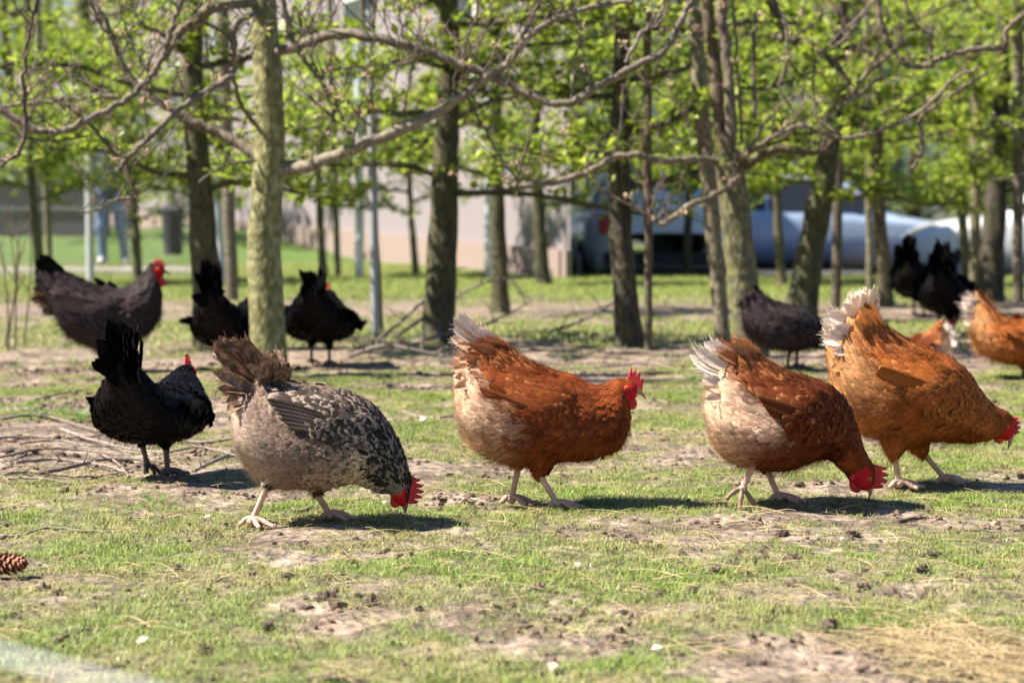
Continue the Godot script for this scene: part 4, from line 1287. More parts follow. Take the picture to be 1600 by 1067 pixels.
# a branch traced in the photograph, with knobbly spurs and buds
func traced_branch(parent: Node3D, pts: Array, w0: float, w1: float, col: Color, r: RandomNumberGenerator, spurs := 1.0) -> void:
	var p := PackedVector3Array()
	for q in pts:
		p.append(at(q[0], q[1], q[2]) - parent.position)
	var sp := spline(p, 6)
	var rad := PackedFloat32Array()
	var cc := PackedColorArray()
	var depth: float = pts[0][2]
	for k in sp.size():
		var t := float(k) / (sp.size() - 1)
		rad.append(0.86 * lerpf(w0, w1, t) / F * depth / 2.0 * (1.0 + 0.18 * n_fine.get_noise_2d(k * 23.0, w0 * 77.0 + sp[0].x * 50.0)))
		sp[k] += Vector3(n_fine.get_noise_2d(k * 15.0, w0 * 9.0), n_fine.get_noise_2d(k * 15.0 + 900.0, w0 * 9.0), n_fine.get_noise_2d(k * 15.0, w0 * 9.0 + 300.0)) * 0.012 * minf(1.0, t * 6.0)
		cc.append(col * Color(0.8, 0.75, 0.66) * (1.0 + 0.5 * n_fine.get_noise_2d(k * 11.0 + 31.0, w0)))
	var mb := MB.new()
	mb.tube(sp, rad, 10, cc, 0.25, n_bump)
	var lf := MB.new()
	var bl := MB.new()
	for k in range(2, sp.size()):
		if r.randf() > 0.68 * spurs:
			continue
		var d := Vector3(r.randf_range(-1, 1), r.randf_range(-0.6, 1.0), r.randf_range(-0.7, 0.7)).normalized()
		var L := r.randf_range(0.02, 0.075) if r.randf() < 0.7 else r.randf_range(0.1, 0.36)
		if L > 0.1:
			d.y = absf(d.y) + 0.5
			d = d.normalized()
		var o := sp[k]
		var bend := Vector3(r.randf_range(-0.4, 0.4), r.randf_range(0.0, 0.5), r.randf_range(-0.3, 0.3)) * L
		var tw := spline(PackedVector3Array([o, o + d * L * 0.5, o + d * L + bend * 0.6]), 4)
		var tr := maxf(0.0016, minf(rad[k] * 0.55, 0.0036))
		var trd := ramp(tr, tr * 0.6, tw.size())
		for q in trd.size():
			trd[q] *= 1.0 + 0.35 * sin(q * 2.1 + k)
		mb.tube(tw, trd, 5, flat(Color(0.27, 0.2, 0.165) if L > 0.1 else col * 0.8, tw.size()))
		var e := tw[tw.size() - 1]
		mb.ball(e, Vector3(0.0034, 0.005, 0.0034), Color(0.42, 0.3, 0.2), 4, 6)
		if L > 0.1:
			for q in range(3, tw.size() - 1, 2):
				var sd := (d + Vector3(r.randf_range(-1, 1), r.randf_range(-0.4, 1), r.randf_range(-1, 1)) * 1.2).normalized() * r.randf_range(0.04, 0.13)
				mb.tube(PackedVector3Array([tw[q], tw[q] + sd * 0.5 + Vector3(0, 0.006, 0), tw[q] + sd]), ramp(tr * 0.65, tr * 0.4, 3), 4, flat(Color(0.25, 0.18, 0.15), 3))
				mb.ball(tw[q] + sd, Vector3(0.0028, 0.004, 0.0028), Color(0.42, 0.3, 0.2), 4, 5)
			for q in range(2, tw.size() - 1, 2):
				var bd := (d + Vector3(r.randf_range(-1, 1), r.randf_range(-1, 1), r.randf_range(-1, 1))).normalized()
				mb.tube(PackedVector3Array([tw[q], tw[q] + bd * 0.009, tw[q] + bd * 0.015]), PackedFloat32Array([0.0016, 0.0024, 0.0006]), 5, flat(Color(0.36, 0.26, 0.18), 3))
		if r.randf() < 0.26:
			rosette(lf, e, r, 3, 0.028, Color(0.3, 0.42, 0.05))
		if r.randf() < 0.16:
			for f in 9:
				var bo := e + Vector3(r.randf_range(-1, 1), r.randf_range(-0.3, 1.2), r.randf_range(-1, 1)) * 0.018
				bl.ball(bo, Vector3.ONE * r.randf_range(0.003, 0.0058), Color(0.7, 0.56, 0.4).lerp(Color(0.72, 0.35, 0.3), r.randf() * 0.7), 4, 6)
				bl.tube(PackedVector3Array([e, bo]), PackedFloat32Array([0.0012, 0.0009]), 3, flat(Color(0.35, 0.4, 0.12), 2))
	var o := part("branch", mb, mats["bark"], parent)
	if lf.v.size():
		part("leaf_cluster", lf, mats["leaf"], o, true)
	if bl.v.size():
		part("blossom_buds", bl, mats["dry straw"], o, true)

func front_trees() -> void:
	var r := RandomNumberGenerator.new()
	r.seed = 12
	# the pale tree
	var base := on_ground(420, 590)
	var D := -base.z
	base.y = -0.03
	var bark := Color(0.52, 0.51, 0.25)
	var t := thing("bare_tree", "pale smooth-barked fruit tree with bare spreading limbs behind the speckled hen", "tree", base)
	var tp := PackedVector3Array()
	for q in [[420, 600], [419, 540], [415, 460], [412, 380], [417, 300], [422, 220], [419, 140], [414, 60], [410, -20], [406, -120], [404, -240]]:
		tp.append(at(q[0], q[1], D) - base)
	tp[0].y = 0.0
	var sp := spline(tp, 14)
	var rad := PackedFloat32Array()
	var cc := PackedColorArray()
	for k in sp.size():
		var wpx := lerpf(59, 40, clampf(float(k) / sp.size() * 1.3, 0, 1))
		rad.append(wpx / F * D / 2.0 * (1.0 + 0.25 * exp(-sp[k].y / 0.06) + 0.05 * n_fine.get_noise_2d(k * 20.0, 4.0)))
		cc.append(bark.lerp(Color(0.36, 0.36, 0.16), clampf(0.3 + n_fine.get_noise_2d(k * 12.0, 9.0), 0, 1) * clampf(1.0 - k * 0.02, 0.2, 1)))
	var mb := MB.new()
	mb.tube(sp, rad, 40, cc, 0.06, n_bump, Color(0.29, 0.28, 0.1))
	part("trunk", mb, mats["bark"], t)
	var g := Color(0.4, 0.36, 0.3)
	var pale := Color(0.5, 0.46, 0.38)
	var near := D - 0.4
	for b in [
		[[[420, 268, D], [470, 262, D - 0.05], [530, 240, D - 0.1], [600, 214, D - 0.15], [690, 172, D - 0.2], [745, 132, D - 0.25], [790, 100, D - 0.25], [815, 70, D - 0.3], [850, 40, D - 0.3], [925, 10, D - 0.3], [990, 2, D - 0.3]], 26, 8, pale],
		[[[412, 88, D], [475, 68, D - 0.1], [530, 52, D - 0.2], [600, 62, D - 0.25], [680, 85, D - 0.25], [755, 114, D - 0.25], [805, 135, D - 0.25], [875, 163, D - 0.3], [930, 138, D - 0.3], [1000, 100, D - 0.35], [1040, 78, D - 0.35], [1066, 30, D - 0.35], [1085, -10, D - 0.3]], 20, 11, g],
		[[[408, 245, D], [380, 228, D + 0.05], [340, 208, D + 0.1], [295, 188, D + 0.1], [250, 160, D + 0.1], [200, 118, D + 0.15], [170, 45, D + 0.15], [140, -5, D + 0.15]], 27, 7, Color(0.3, 0.26, 0.19)],
		[[[405, 20, D], [372, 32, near], [364, 60, near], [363, 112, near], [350, 125, near - 0.05], [300, 155, near - 0.1], [265, 185, near - 0.15], [225, 222, near - 0.2], [195, 250, near - 0.2], [183, 268, near - 0.2]], 13, 9, g],
		[[[195, 250, near - 0.2], [203, 280, near - 0.2], [212, 308, near - 0.2]], 7, 6, Color(0.3, 0.24, 0.18)],
		[[[208, 308, near - 0.2], [180, 312, near - 0.2], [155, 325, near - 0.2], [123, 334, near - 0.2]], 6, 4, g],
		[[[204, 312, near - 0.2], [200, 335, near - 0.2], [203, 350, near - 0.2]], 3, 2, g],
		[[[400, 2, D], [330, 12, near], [310, 32, near], [280, 50, near - 0.05], [255, 92, near - 0.1], [250, 75, near - 0.12]], 22, 12, Color(0.42, 0.38, 0.24)],
		[[[288, -10, near - 0.2], [276, 20, near - 0.2], [262, 65, near - 0.2], [248, 100, near - 0.2], [225, 130, near - 0.2], [190, 160, near - 0.25], [140, 185, near - 0.3], [100, 203, near - 0.3], [60, 205, near - 0.3], [30, 190, near - 0.3], [-10, 165, near - 0.3]], 11, 14, g],
		[[[185, 152, near + 0.1], [140, 150, near + 0.1], [90, 157, near + 0.1], [40, 164, near + 0.1], [-10, 165, near + 0.1]], 9, 6, g],
		[[[62, -10, near - 0.4], [50, 30, near - 0.4], [38, 90, near - 0.4], [36, 150, near - 0.4], [38, 200, near - 0.4], [30, 235, near - 0.4], [0, 258, near - 0.4]], 7, 9, Color(0.26, 0.2, 0.17)],
		[[[-8, 206, near - 0.3], [40, 215, near - 0.3], [80, 220, near - 0.3], [135, 212, near - 0.3]], 4, 3, Color(0.25, 0.2, 0.18)],
		[[[75, 152, near], [120, 178, near], [150, 205, near], [180, 240, near], [195, 252, near]], 5, 8, Color(0.28, 0.22, 0.18)],
		[[[440, -8, near], [450, 40, near], [462, 70, near], [480, 100, near], [500, 125, near], [510, 150, near], [525, 170, near], [538, 188, near]], 11, 4, Color(0.34, 0.29, 0.25)],
		[[[500, 110, near], [540, 106, near], [580, 102, near], [630, 98, near], [660, 85, near], [682, 66, near]], 4, 3, Color(0.3, 0.22, 0.2)],
		[[[330, 6, near], [310, 30, near], [340, 45, near], [362, 62, near]], 5, 5, Color(0.36, 0.3, 0.22)],
		[[[138, -5, near + 0.2], [152, 30, near + 0.2], [172, 60, near + 0.2], [190, 100, near + 0.2], [215, 130, near + 0.2], [240, 150, near + 0.2], [275, 182, near + 0.2]], 6, 6, g],
		[[[185, -5, near], [195, 45, near], [215, 90, near], [225, 108, near]], 4, 2, Color(0.3, 0.24, 0.22)],
		[[[205, 10, near], [225, 40, near], [245, 50, near], [260, 60, near]], 4, 4, Color(0.3, 0.25, 0.22)],
		[[[470, 52, near], [468, 25, near], [485, 0, near]], 5, 3, g],
		[[[580, 52, D - 0.2], [584, 30, D - 0.2], [578, -5, D - 0.2]], 7, 6, Color(0.34, 0.3, 0.26)],
		[[[722, 92, D - 0.25], [728, 65, D - 0.25], [742, 30, D - 0.25], [748, -8, D - 0.25]], 6, 4, Color(0.32, 0.25, 0.22)],
		[[[706, 168, D - 0.2], [710, 130, D - 0.2], [714, 85, D - 0.2]], 5, 3, Color(0.33, 0.28, 0.25)],
		[[[622, 205, D - 0.18], [635, 150, D - 0.18], [650, 70, D - 0.18], [658, 22, D - 0.18]], 4, 2.4, Color(0.32, 0.25, 0.24)],
		[[[640, 94, D - 0.2], [630, 60, D - 0.2], [622, 10, D - 0.2]], 5, 4, Color(0.34, 0.28, 0.26)],
		[[[555, 224, D - 0.12], [540, 200, D - 0.12], [510, 175, D - 0.12], [480, 150, D - 0.12]], 6, 2.5, g],
		[[[588, 208, D - 0.14], [570, 190, D - 0.14], [550, 178, D - 0.14]], 5, 3, Color(0.3, 0.24, 0.2)],
		[[[730, 150, D - 0.22], [750, 190, D - 0.22], [775, 235, D - 0.22], [795, 262, D - 0.22], [808, 288, D - 0.22]], 5, 3, Color(0.25, 0.2, 0.17)],
		[[[800, 95, D - 0.3], [822, 45, D - 0.3], [838, 12, D - 0.3], [845, -8, D - 0.3]], 7, 5, Color(0.3, 0.24, 0.2)],
		[[[803, 78, D - 0.3], [840, 50, D - 0.3], [865, 30, D - 0.3], [880, 0, D - 0.3]], 5, 3, Color(0.32, 0.25, 0.2)],
		[[[893, 152, D - 0.3], [900, 90, D - 0.3], [907, 45, D - 0.3], [892, 5, D - 0.3]], 5, 4, Color(0.34, 0.3, 0.28)],
		[[[925, 136, D - 0.3], [905, 105, D - 0.3]], 4, 3, Color(0.34, 0.3, 0.28)],
		[[[978, 98, D - 0.35], [1000, 55, D - 0.35], [1025, 35, D - 0.35], [1040, 0, D - 0.35]], 8, 5, Color(0.42, 0.38, 0.36)],
		[[[398, 250, D - 0.05], [370, 255, D - 0.15], [340, 262, D - 0.2], [310, 285, D - 0.25]], 6, 4, g],
		[[[408, 205, D], [380, 170, D - 0.1], [362, 120, near]], 9, 7, Color(0.3, 0.28, 0.2)]]:
		traced_branch(t, b[0], b[1], b[2], b[3], r, 0.8)
	# the mossy tree
	base = on_ground(1172, 556)
	D = -base.z
	base.y = -0.03
	t = thing("bare_tree", "mossy forked fruit tree with bare limbs beside a leaning stake", "tree", base)
	tp = PackedVector3Array()
	for q in [[1174, 562], [1172, 520], [1160, 430], [1150, 340], [1142, 270], [1135, 236]]:
		tp.append(at(q[0], q[1], D) - base)
	tp[0].y = 0.0
	sp = spline(tp, 16)
	rad = PackedFloat32Array()
	cc = PackedColorArray()
	for k in sp.size():
		rad.append(lerpf(52, 42, float(k) / sp.size()) / F * D / 2.0 * (1.0 + 0.3 * exp(-sp[k].y / 0.08) + 0.06 * n_fine.get_noise_2d(k * 20.0, 14.0)))
		cc.append(Color(0.36, 0.37, 0.1).lerp(Color(0.27, 0.26, 0.14), clampf(0.5 + n_fine.get_noise_2d(k * 16.0, 2.0), 0, 1)))
	mb = MB.new()
	mb.tube(sp, rad, 36, cc, 0.1, n_bump, Color(0.2, 0.19, 0.13))
	part("trunk", mb, mats["bark"], t)
	var dk := Color(0.25, 0.21, 0.16)
	for b in [
		[[[1138, 250, D], [1125, 190, D], [1118, 110, D], [1108, 40, D], [1104, -20, D], [1100, -120, D]], 24, 20, Color(0.27, 0.22, 0.15)],
		[[[1140, 245, D], [1142, 170, D - 0.05], [1134, 80, D - 0.05], [1128, 10, D - 0.05], [1124, -100, D - 0.05]], 22, 18, Color(0.4, 0.35, 0.29)],
		[[[1130, 258, D], [1090, 248, D - 0.1], [1045, 252, D - 0.15], [1000, 243, D - 0.2], [960, 245, D - 0.2], [925, 265, D - 0.25], [880, 282, D - 0.25], [830, 288, D - 0.3], [803, 291, D - 0.3]], 13, 11, Color(0.44, 0.39, 0.31)],
		[[[803, 291, D - 0.3], [812, 265, D - 0.3], [820, 235, D - 0.3], [834, 185, D - 0.3]], 6, 3, dk],
		[[[1150, 275, D], [1150, 282, D - 0.1], [1110, 308, D - 0.2], [1075, 322, D - 0.25], [1048, 344, D - 0.3], [1030, 348, D - 0.3], [1020, 340, D - 0.3]], 12, 9, Color(0.42, 0.37, 0.28)],
		[[[1030, 348, D - 0.3], [1000, 330, D - 0.3], [960, 308, D - 0.3], [930, 290, D - 0.3], [920, 275, D - 0.3]], 5, 3, Color(0.3, 0.22, 0.2)],
		[[[1145, 262, D], [1180, 250, D - 0.05], [1215, 232, D - 0.1], [1262, 238, D - 0.1], [1300, 236, D]], 24, 9, Color(0.24, 0.21, 0.13)],
		[[[1150, 252, D], [1170, 240, D - 0.2], [1205, 215, D - 0.25], [1240, 200, D - 0.3], [1262, 198, D - 0.3], [1305, 215, D - 0.3], [1345, 212, D - 0.3], [1380, 202, D - 0.3], [1420, 185, D - 0.3], [1455, 160, D - 0.35], [1490, 125, D - 0.35], [1530, 105, D - 0.35]], 9, 6, Color(0.4, 0.34, 0.28)],
		[[[1168, 240, D - 0.1], [1190, 200, D - 0.1], [1220, 165, D - 0.15], [1260, 140, D - 0.15]], 8, 4, Color(0.38, 0.32, 0.26)],
		[[[1210, 60, D + 0.2], [1240, 60, D + 0.1], [1270, 75, D], [1300, 95, D - 0.05], [1320, 120, D - 0.1], [1340, 150, D - 0.1]], 17, 9, dk],
		[[[1195, -15, D + 0.2], [1215, 20, D + 0.2], [1230, 50, D + 0.15], [1242, 68, D + 0.1]], 20, 14, dk],
		[[[1320, 165, D - 0.2], [1355, 115, D - 0.25], [1385, 90, D - 0.25], [1410, 62, D - 0.25]], 9, 5, Color(0.42, 0.36, 0.3)],
		[[[1310, 170, D - 0.25], [1345, 145, D - 0.25], [1380, 122, D - 0.25], [1430, 118, D - 0.25]], 7, 4, Color(0.42, 0.36, 0.3)],
		[[[1605, 20, D - 0.3], [1575, 45, D - 0.3], [1570, 72, D - 0.3], [1520, 78, D - 0.3], [1480, 88, D - 0.25], [1445, 104, D - 0.2], [1415, 98, D - 0.2], [1392, 72, D - 0.2], [1378, 40, D - 0.2], [1370, -10, D - 0.2]], 10, 13, Color(0.38, 0.33, 0.26)],
		[[[1455, 92, D - 0.25], [1455, 60, D - 0.3], [1430, 35, D - 0.3], [1412, 0, D - 0.3]], 7, 5, g],
		[[[1545, 112, D - 0.3], [1500, 140, D - 0.3], [1470, 160, D - 0.3], [1440, 185, D - 0.3], [1440, 230, D - 0.3], [1428, 265, D - 0.3]], 6, 8, Color(0.36, 0.3, 0.25)],
		[[[1260, 200, D - 0.3], [1220, 140, D - 0.3], [1232, 85, D - 0.3], [1226, 20, D - 0.3]], 5, 5, g],
		[[[1275, 185, D - 0.2], [1272, 110, D - 0.2], [1300, 65, D - 0.2], [1350, 20, D - 0.2], [1370, -8, D - 0.2]], 5, 4, g],
		[[[1306, 70, D - 0.1], [1322, 60, D - 0.1], [1340, 35, D - 0.1], [1350, 15, D - 0.1]], 6, 4, g],
		[[[1160, 225, D], [1155, 140, D], [1150, 60, D], [1145, -10, D]], 6, 5, Color(0.42, 0.36, 0.33)],
		[[[1180, 185, D + 0.1], [1178, 100, D + 0.1], [1180, 20, D + 0.1]], 9, 6, Color(0.4, 0.34, 0.3)],
		[[[1000, 250, D - 0.2], [1004, 200, D - 0.2], [1010, 165, D - 0.2]], 5, 3, Color(0.38, 0.2, 0.16)],
		[[[1008, 250, D - 0.22], [1012, 320, D - 0.22], [1014, 352, D - 0.22]], 4, 3, Color(0.4, 0.22, 0.17)],
		[[[1118, 230, D - 0.2], [1080, 205, D - 0.2], [1064, 165, D - 0.2], [1030, 145, D - 0.2], [1010, 130, D - 0.2]], 4, 3, Color(0.35, 0.2, 0.16)],
		[[[1590, 205, D - 0.3], [1565, 190, D - 0.3], [1552, 175, D - 0.3]], 5, 4, g],
		[[[1605, 268, D - 0.2], [1575, 280, D - 0.2], [1550, 278, D - 0.2]], 4, 3, g]]:
		traced_branch(t, b[0], b[1], b[2], b[3], r, 0.75)

func post(label: String, called: String, x0: float, y0: float, x1: float, y1: float, w_px: float, col: Color, m: Material, group := "", round_ := true) -> void:
	var b := on_ground(x0, y0)
	var d := -b.z
	var top := at(x1, y1, d)
	top = b + (top - b) * 1.35
	b.y = -0.05
	var w := w_px / F * d / 2.0
	var mb := MB.new()
	var pts := PackedVector3Array()
	var rad := PackedFloat32Array()
	var cc := PackedColorArray()
	for k in 12:
		var t := k / 11.0
		pts.append((top - b) * t + Vector3(n_fine.get_noise_2d(k * 6.0, x0), 0, 0) * w * 0.3)
		rad.append(w * (1.0 + (0.06 * n_fine.get_noise_2d(k * 15.0, x0 * 3.0) if round_ else 0.0)))
		cc.append(col * (1.0 + 0.25 * n_fine.get_noise_2d(k * 10.0, x0 * 7.0)))
	mb.tube(pts, rad, 14 if round_ else 4, cc)
	single(called, mb, m, label, "post" if called != "wooden_stake" else "stake", b, group)

func orchard() -> void:
	var bark := Color(0.15, 0.14, 0.07)
	orchard_tree("dark trunked orchard tree behind the hen hidden by the pale trunk", [[328, 545], [322, 450], [312, 300], [302, 150], [300, 60]], 46, 101, 1.0, bark)
	orchard_tree("stout orchard tree between the metal pole and the red hen's tail", [[686, 534], [690, 420], [696, 280], [700, 150], [702, 60]], 50, 102, 1.0, bark)
	orchard_tree("dark orchard tree with a thin stake close to its right side", [[985, 542], [975, 430], [968, 320], [970, 150], [975, 20]], 40, 103, 1.0, Color(0.13, 0.11, 0.075))
	orchard_tree("leaning orchard tree right of the mossy forked tree", [[1250, 500], [1262, 420], [1285, 300], [1300, 200], [1312, 60]], 46, 104, 1.1, bark)
	orchard_tree("slim orchard tree with a flared brown foot near the far black hens", [[1384, 478], [1382, 420], [1374, 330], [1372, 200], [1370, 80]], 24, 105, 1.1, Color(0.24, 0.2, 0.11))
	orchard_tree("dark orchard tree at the right behind the far black hens", [[1546, 470], [1552, 400], [1560, 260], [1565, 150], [1568, 60]], 40, 106, 1.2, Color(0.12, 0.1, 0.075))
	orchard_tree("thin orchard tree with thickened foot right of the stout tree", [[782, 488], [780, 400], [776, 300], [775, 180], [776, 60]], 26, 107, 1.1, bark)
	orchard_tree("small crooked orchard tree far back before the wall end", [[850, 444], [846, 400], [842, 340], [838, 240], [838, 150]], 22, 108, 1.2, bark)
	orchard_tree("slender orchard tree beside the two thin poles at far left", [[215, 440], [212, 380], [208, 300], [205, 180], [200, 60]], 15, 109, 1.3, Color(0.24, 0.22, 0.12))
	orchard_tree("slender far orchard tree behind the grazing black hens", [[505, 432], [502, 380], [498, 300], [498, 150], [500, 30]], 13, 110, 1.3, Color(0.26, 0.22, 0.14))
	orchard_tree("slender far orchard tree before the light car", [[1075, 428], [1074, 380], [1078, 300], [1078, 150], [1080, 40]], 14, 111, 1.3, bark)
	orchard_tree("slender far orchard tree left of the leaning tree", [[1222, 445], [1218, 380], [1214, 300], [1214, 160], [1216, 40]], 15, 112, 1.3, Color(0.24, 0.2, 0.12))
	orchard_tree("slender far orchard tree in front of the white car", [[1512, 446], [1508, 380], [1502, 300], [1500, 160], [1500, 40]], 16, 113, 1.3, Color(0.24, 0.2, 0.12))
	orchard_tree("slender orchard tree at the left edge behind the upright hen", [[62, 446], [58, 380], [48, 280], [44, 160], [40, 30]], 16, 114, 1.3, Color(0.24, 0.22, 0.12))
	orchard_tree("thin far orchard tree right of the far metal post", [[650, 430], [646, 380], [640, 300], [640, 160], [640, 40]], 11, 115, 1.3, Color(0.28, 0.24, 0.16))
	orchard_tree("slender far orchard tree seen right of the dark staked tree", [[1120, 440], [1118, 360], [1116, 300], [1112, 160], [1110, 40]], 13, 116, 1.3, Color(0.22, 0.18, 0.12))
	var wood := Color(0.3, 0.27, 0.18)
	var sg := "wooden stakes of the orchard rows"
	post("leaning wooden stake tied close to the mossy forked tree", "wooden_stake", 1133, 545, 1085, 30, 25, Color(0.36, 0.32, 0.21), mats["bark"], sg)
	post("wooden stake behind the dark trunk left of the pale tree", "wooden_stake", 362, 468, 350, 100, 20, wood, mats["bark"], sg)
	post("thin stake just right of the dark orchard tree in the middle", "wooden_stake", 1014, 545, 1012, 90, 13, Color(0.2, 0.17, 0.11), mats["bark"], sg)
	post("stake just right of the leaning orchard tree", "wooden_stake", 1306, 490, 1314, 100, 16, Color(0.2, 0.17, 0.12), mats["bark"], sg)
	post("stake left of the dark orchard tree at far right", "wooden_stake", 1524, 466, 1528, 100, 17, Color(0.34, 0.3, 0.18), mats["bark"], sg)
	post("stake at the right edge of the picture", "wooden_stake", 1592, 472, 1592, 100, 17, Color(0.24, 0.2, 0.15), mats["bark"], sg)
	post("stake just left of the slim tree with the brown foot", "wooden_stake", 1360, 462, 1356, 100, 11, wood, mats["bark"], sg)
	post("thin stake at far left beside the slender tree", "wooden_stake", 78, 440, 62, 100, 11, wood, mats["bark"], sg)
	post("thin far stake left of the metal pole", "wooden_stake", 528, 432, 518, 100, 10, wood, mats["bark"], sg)
	post("dark stake hidden behind the metal pole", "wooden_stake", 594, 520, 572, 100, 13, Color(0.2, 0.17, 0.1), mats["bark"], sg)
	var steel := Color(0.36, 0.38, 0.42)
	post("grey metal pole standing between the pale tree and the stout tree", "metal_post", 587, 526, 578, 60, 14, steel, mats["galvanised"], "metal posts", false)
	post("pale far metal post left of the grey pole", "metal_post", 562, 432, 560, 150, 14, Color(0.62, 0.68, 0.75), mats["galvanised"], "metal posts", false)
	post("pale far metal post behind the dark trunk left of the pale tree", "metal_post", 340, 436, 336, 150, 12, Color(0.62, 0.68, 0.75), mats["galvanised"], "metal posts", false)
	post("pale far metal post right of the thin tree with thickened foot", "metal_post", 762, 434, 764, 150, 11, Color(0.62, 0.66, 0.72), mats["galvanised"], "metal posts", false)
	# brush and saplings
	var r := RandomNumberGenerator.new()
	r.seed = 91
	var brush := [[[[590, 535], [640, 490, 0.14], [690, 440, 0.28], [715, 420, 0.36]], "long pale dead branch rising beside the metal pole"], [[[615, 530], [690, 480, 0.1], [760, 440, 0.2], [860, 432, 0.26]], "dead branch arching before the thin orchard tree"], [[[640, 540], [700, 520, 0.03], [760, 505, 0.06], [830, 470, 0.12]], "low dead branch behind the red hen's tail"], [[[860, 520], [900, 505, 0.04], [945, 480, 0.1], [960, 470, 0.14]], "grey dead branch left of the dark staked tree"], [[[780, 470], [800, 440, 0.1], [830, 470, 0.05], [900, 500, 0.02]], "curved dead branch lying before the dark staked tree"], [[[545, 560], [600, 540, 0.02], [650, 545, 0.02], [700, 560]], "dead branch on the soil right of the black hen"]]
	for b in brush:
		var base := on_ground(b[0][0][0], b[0][0][1])
		var p := PackedVector3Array()
		for q in b[0]:
			p.append(at(q[0], q[1], -base.z) - base)
		p[0].y = 0.01
		for k in range(1, p.size()):
			p[k].y = maxf(p[k].y, 0.012)
			p[k].z += r.randf_range(-0.1, 0.1)
		var sp := spline(p, 6)
		var mb := MB.new()
		mb.tube(sp, ramp(0.011, 0.004, sp.size()), 7, flat(Color(0.42, 0.35, 0.31), sp.size()))
		for k in range(3, sp.size(), 2):
			var dd := Vector3(r.randf_range(-1, 1), r.randf_range(-0.1, 0.8), r.randf_range(-1, 1)).normalized() * r.randf_range(0.08, 0.25)
			mb.tube(PackedVector3Array([sp[k], sp[k] + dd * 0.5 + Vector3(0, 0.015, 0), sp[k] + dd]), ramp(0.004, 0.0015, 3), 5, flat(Color(0.4, 0.33, 0.3), 3))
		single("dead_branch", mb, mats["bark"], b[1], "branch", base, "dead branches lying between the trees")
	var sap := [[5, 540, 26, 380], [8, 545, 30, 330], [12, 548, -6, 360], [22, 545, 12, 340], [35, 540, 46, 320]]
	for s in sap:
		var b := on_ground(s[0], s[1])
		var top := at(s[2], s[3], -b.z) - b
		var mb := MB.new()
		var sp := spline(PackedVector3Array([Vector3(0, -0.02, 0), top * 0.5 + Vector3(0.02, 0, 0), top]), 5)
		mb.tube(sp, ramp(0.006, 0.002, sp.size()), 6, flat(Color(0.28, 0.2, 0.15), sp.size()))
		for k in range(4, sp.size(), 2):
			var dd := Vector3(r.randf_range(-1, 1), 1.2, r.randf_range(-0.6, 0.6)).normalized() * 0.12
			mb.tube(PackedVector3Array([sp[k], sp[k] + dd]), ramp(0.003, 0.0015, 2), 5, flat(Color(0.28, 0.2, 0.15), 2))
		single("sapling", mb, mats["bark"], "thin bare shoot, %s of the shoots at the left edge counted from the edge" % ordinal(sap.find(s)), "sapling", b, "bare shoots at the left edge")

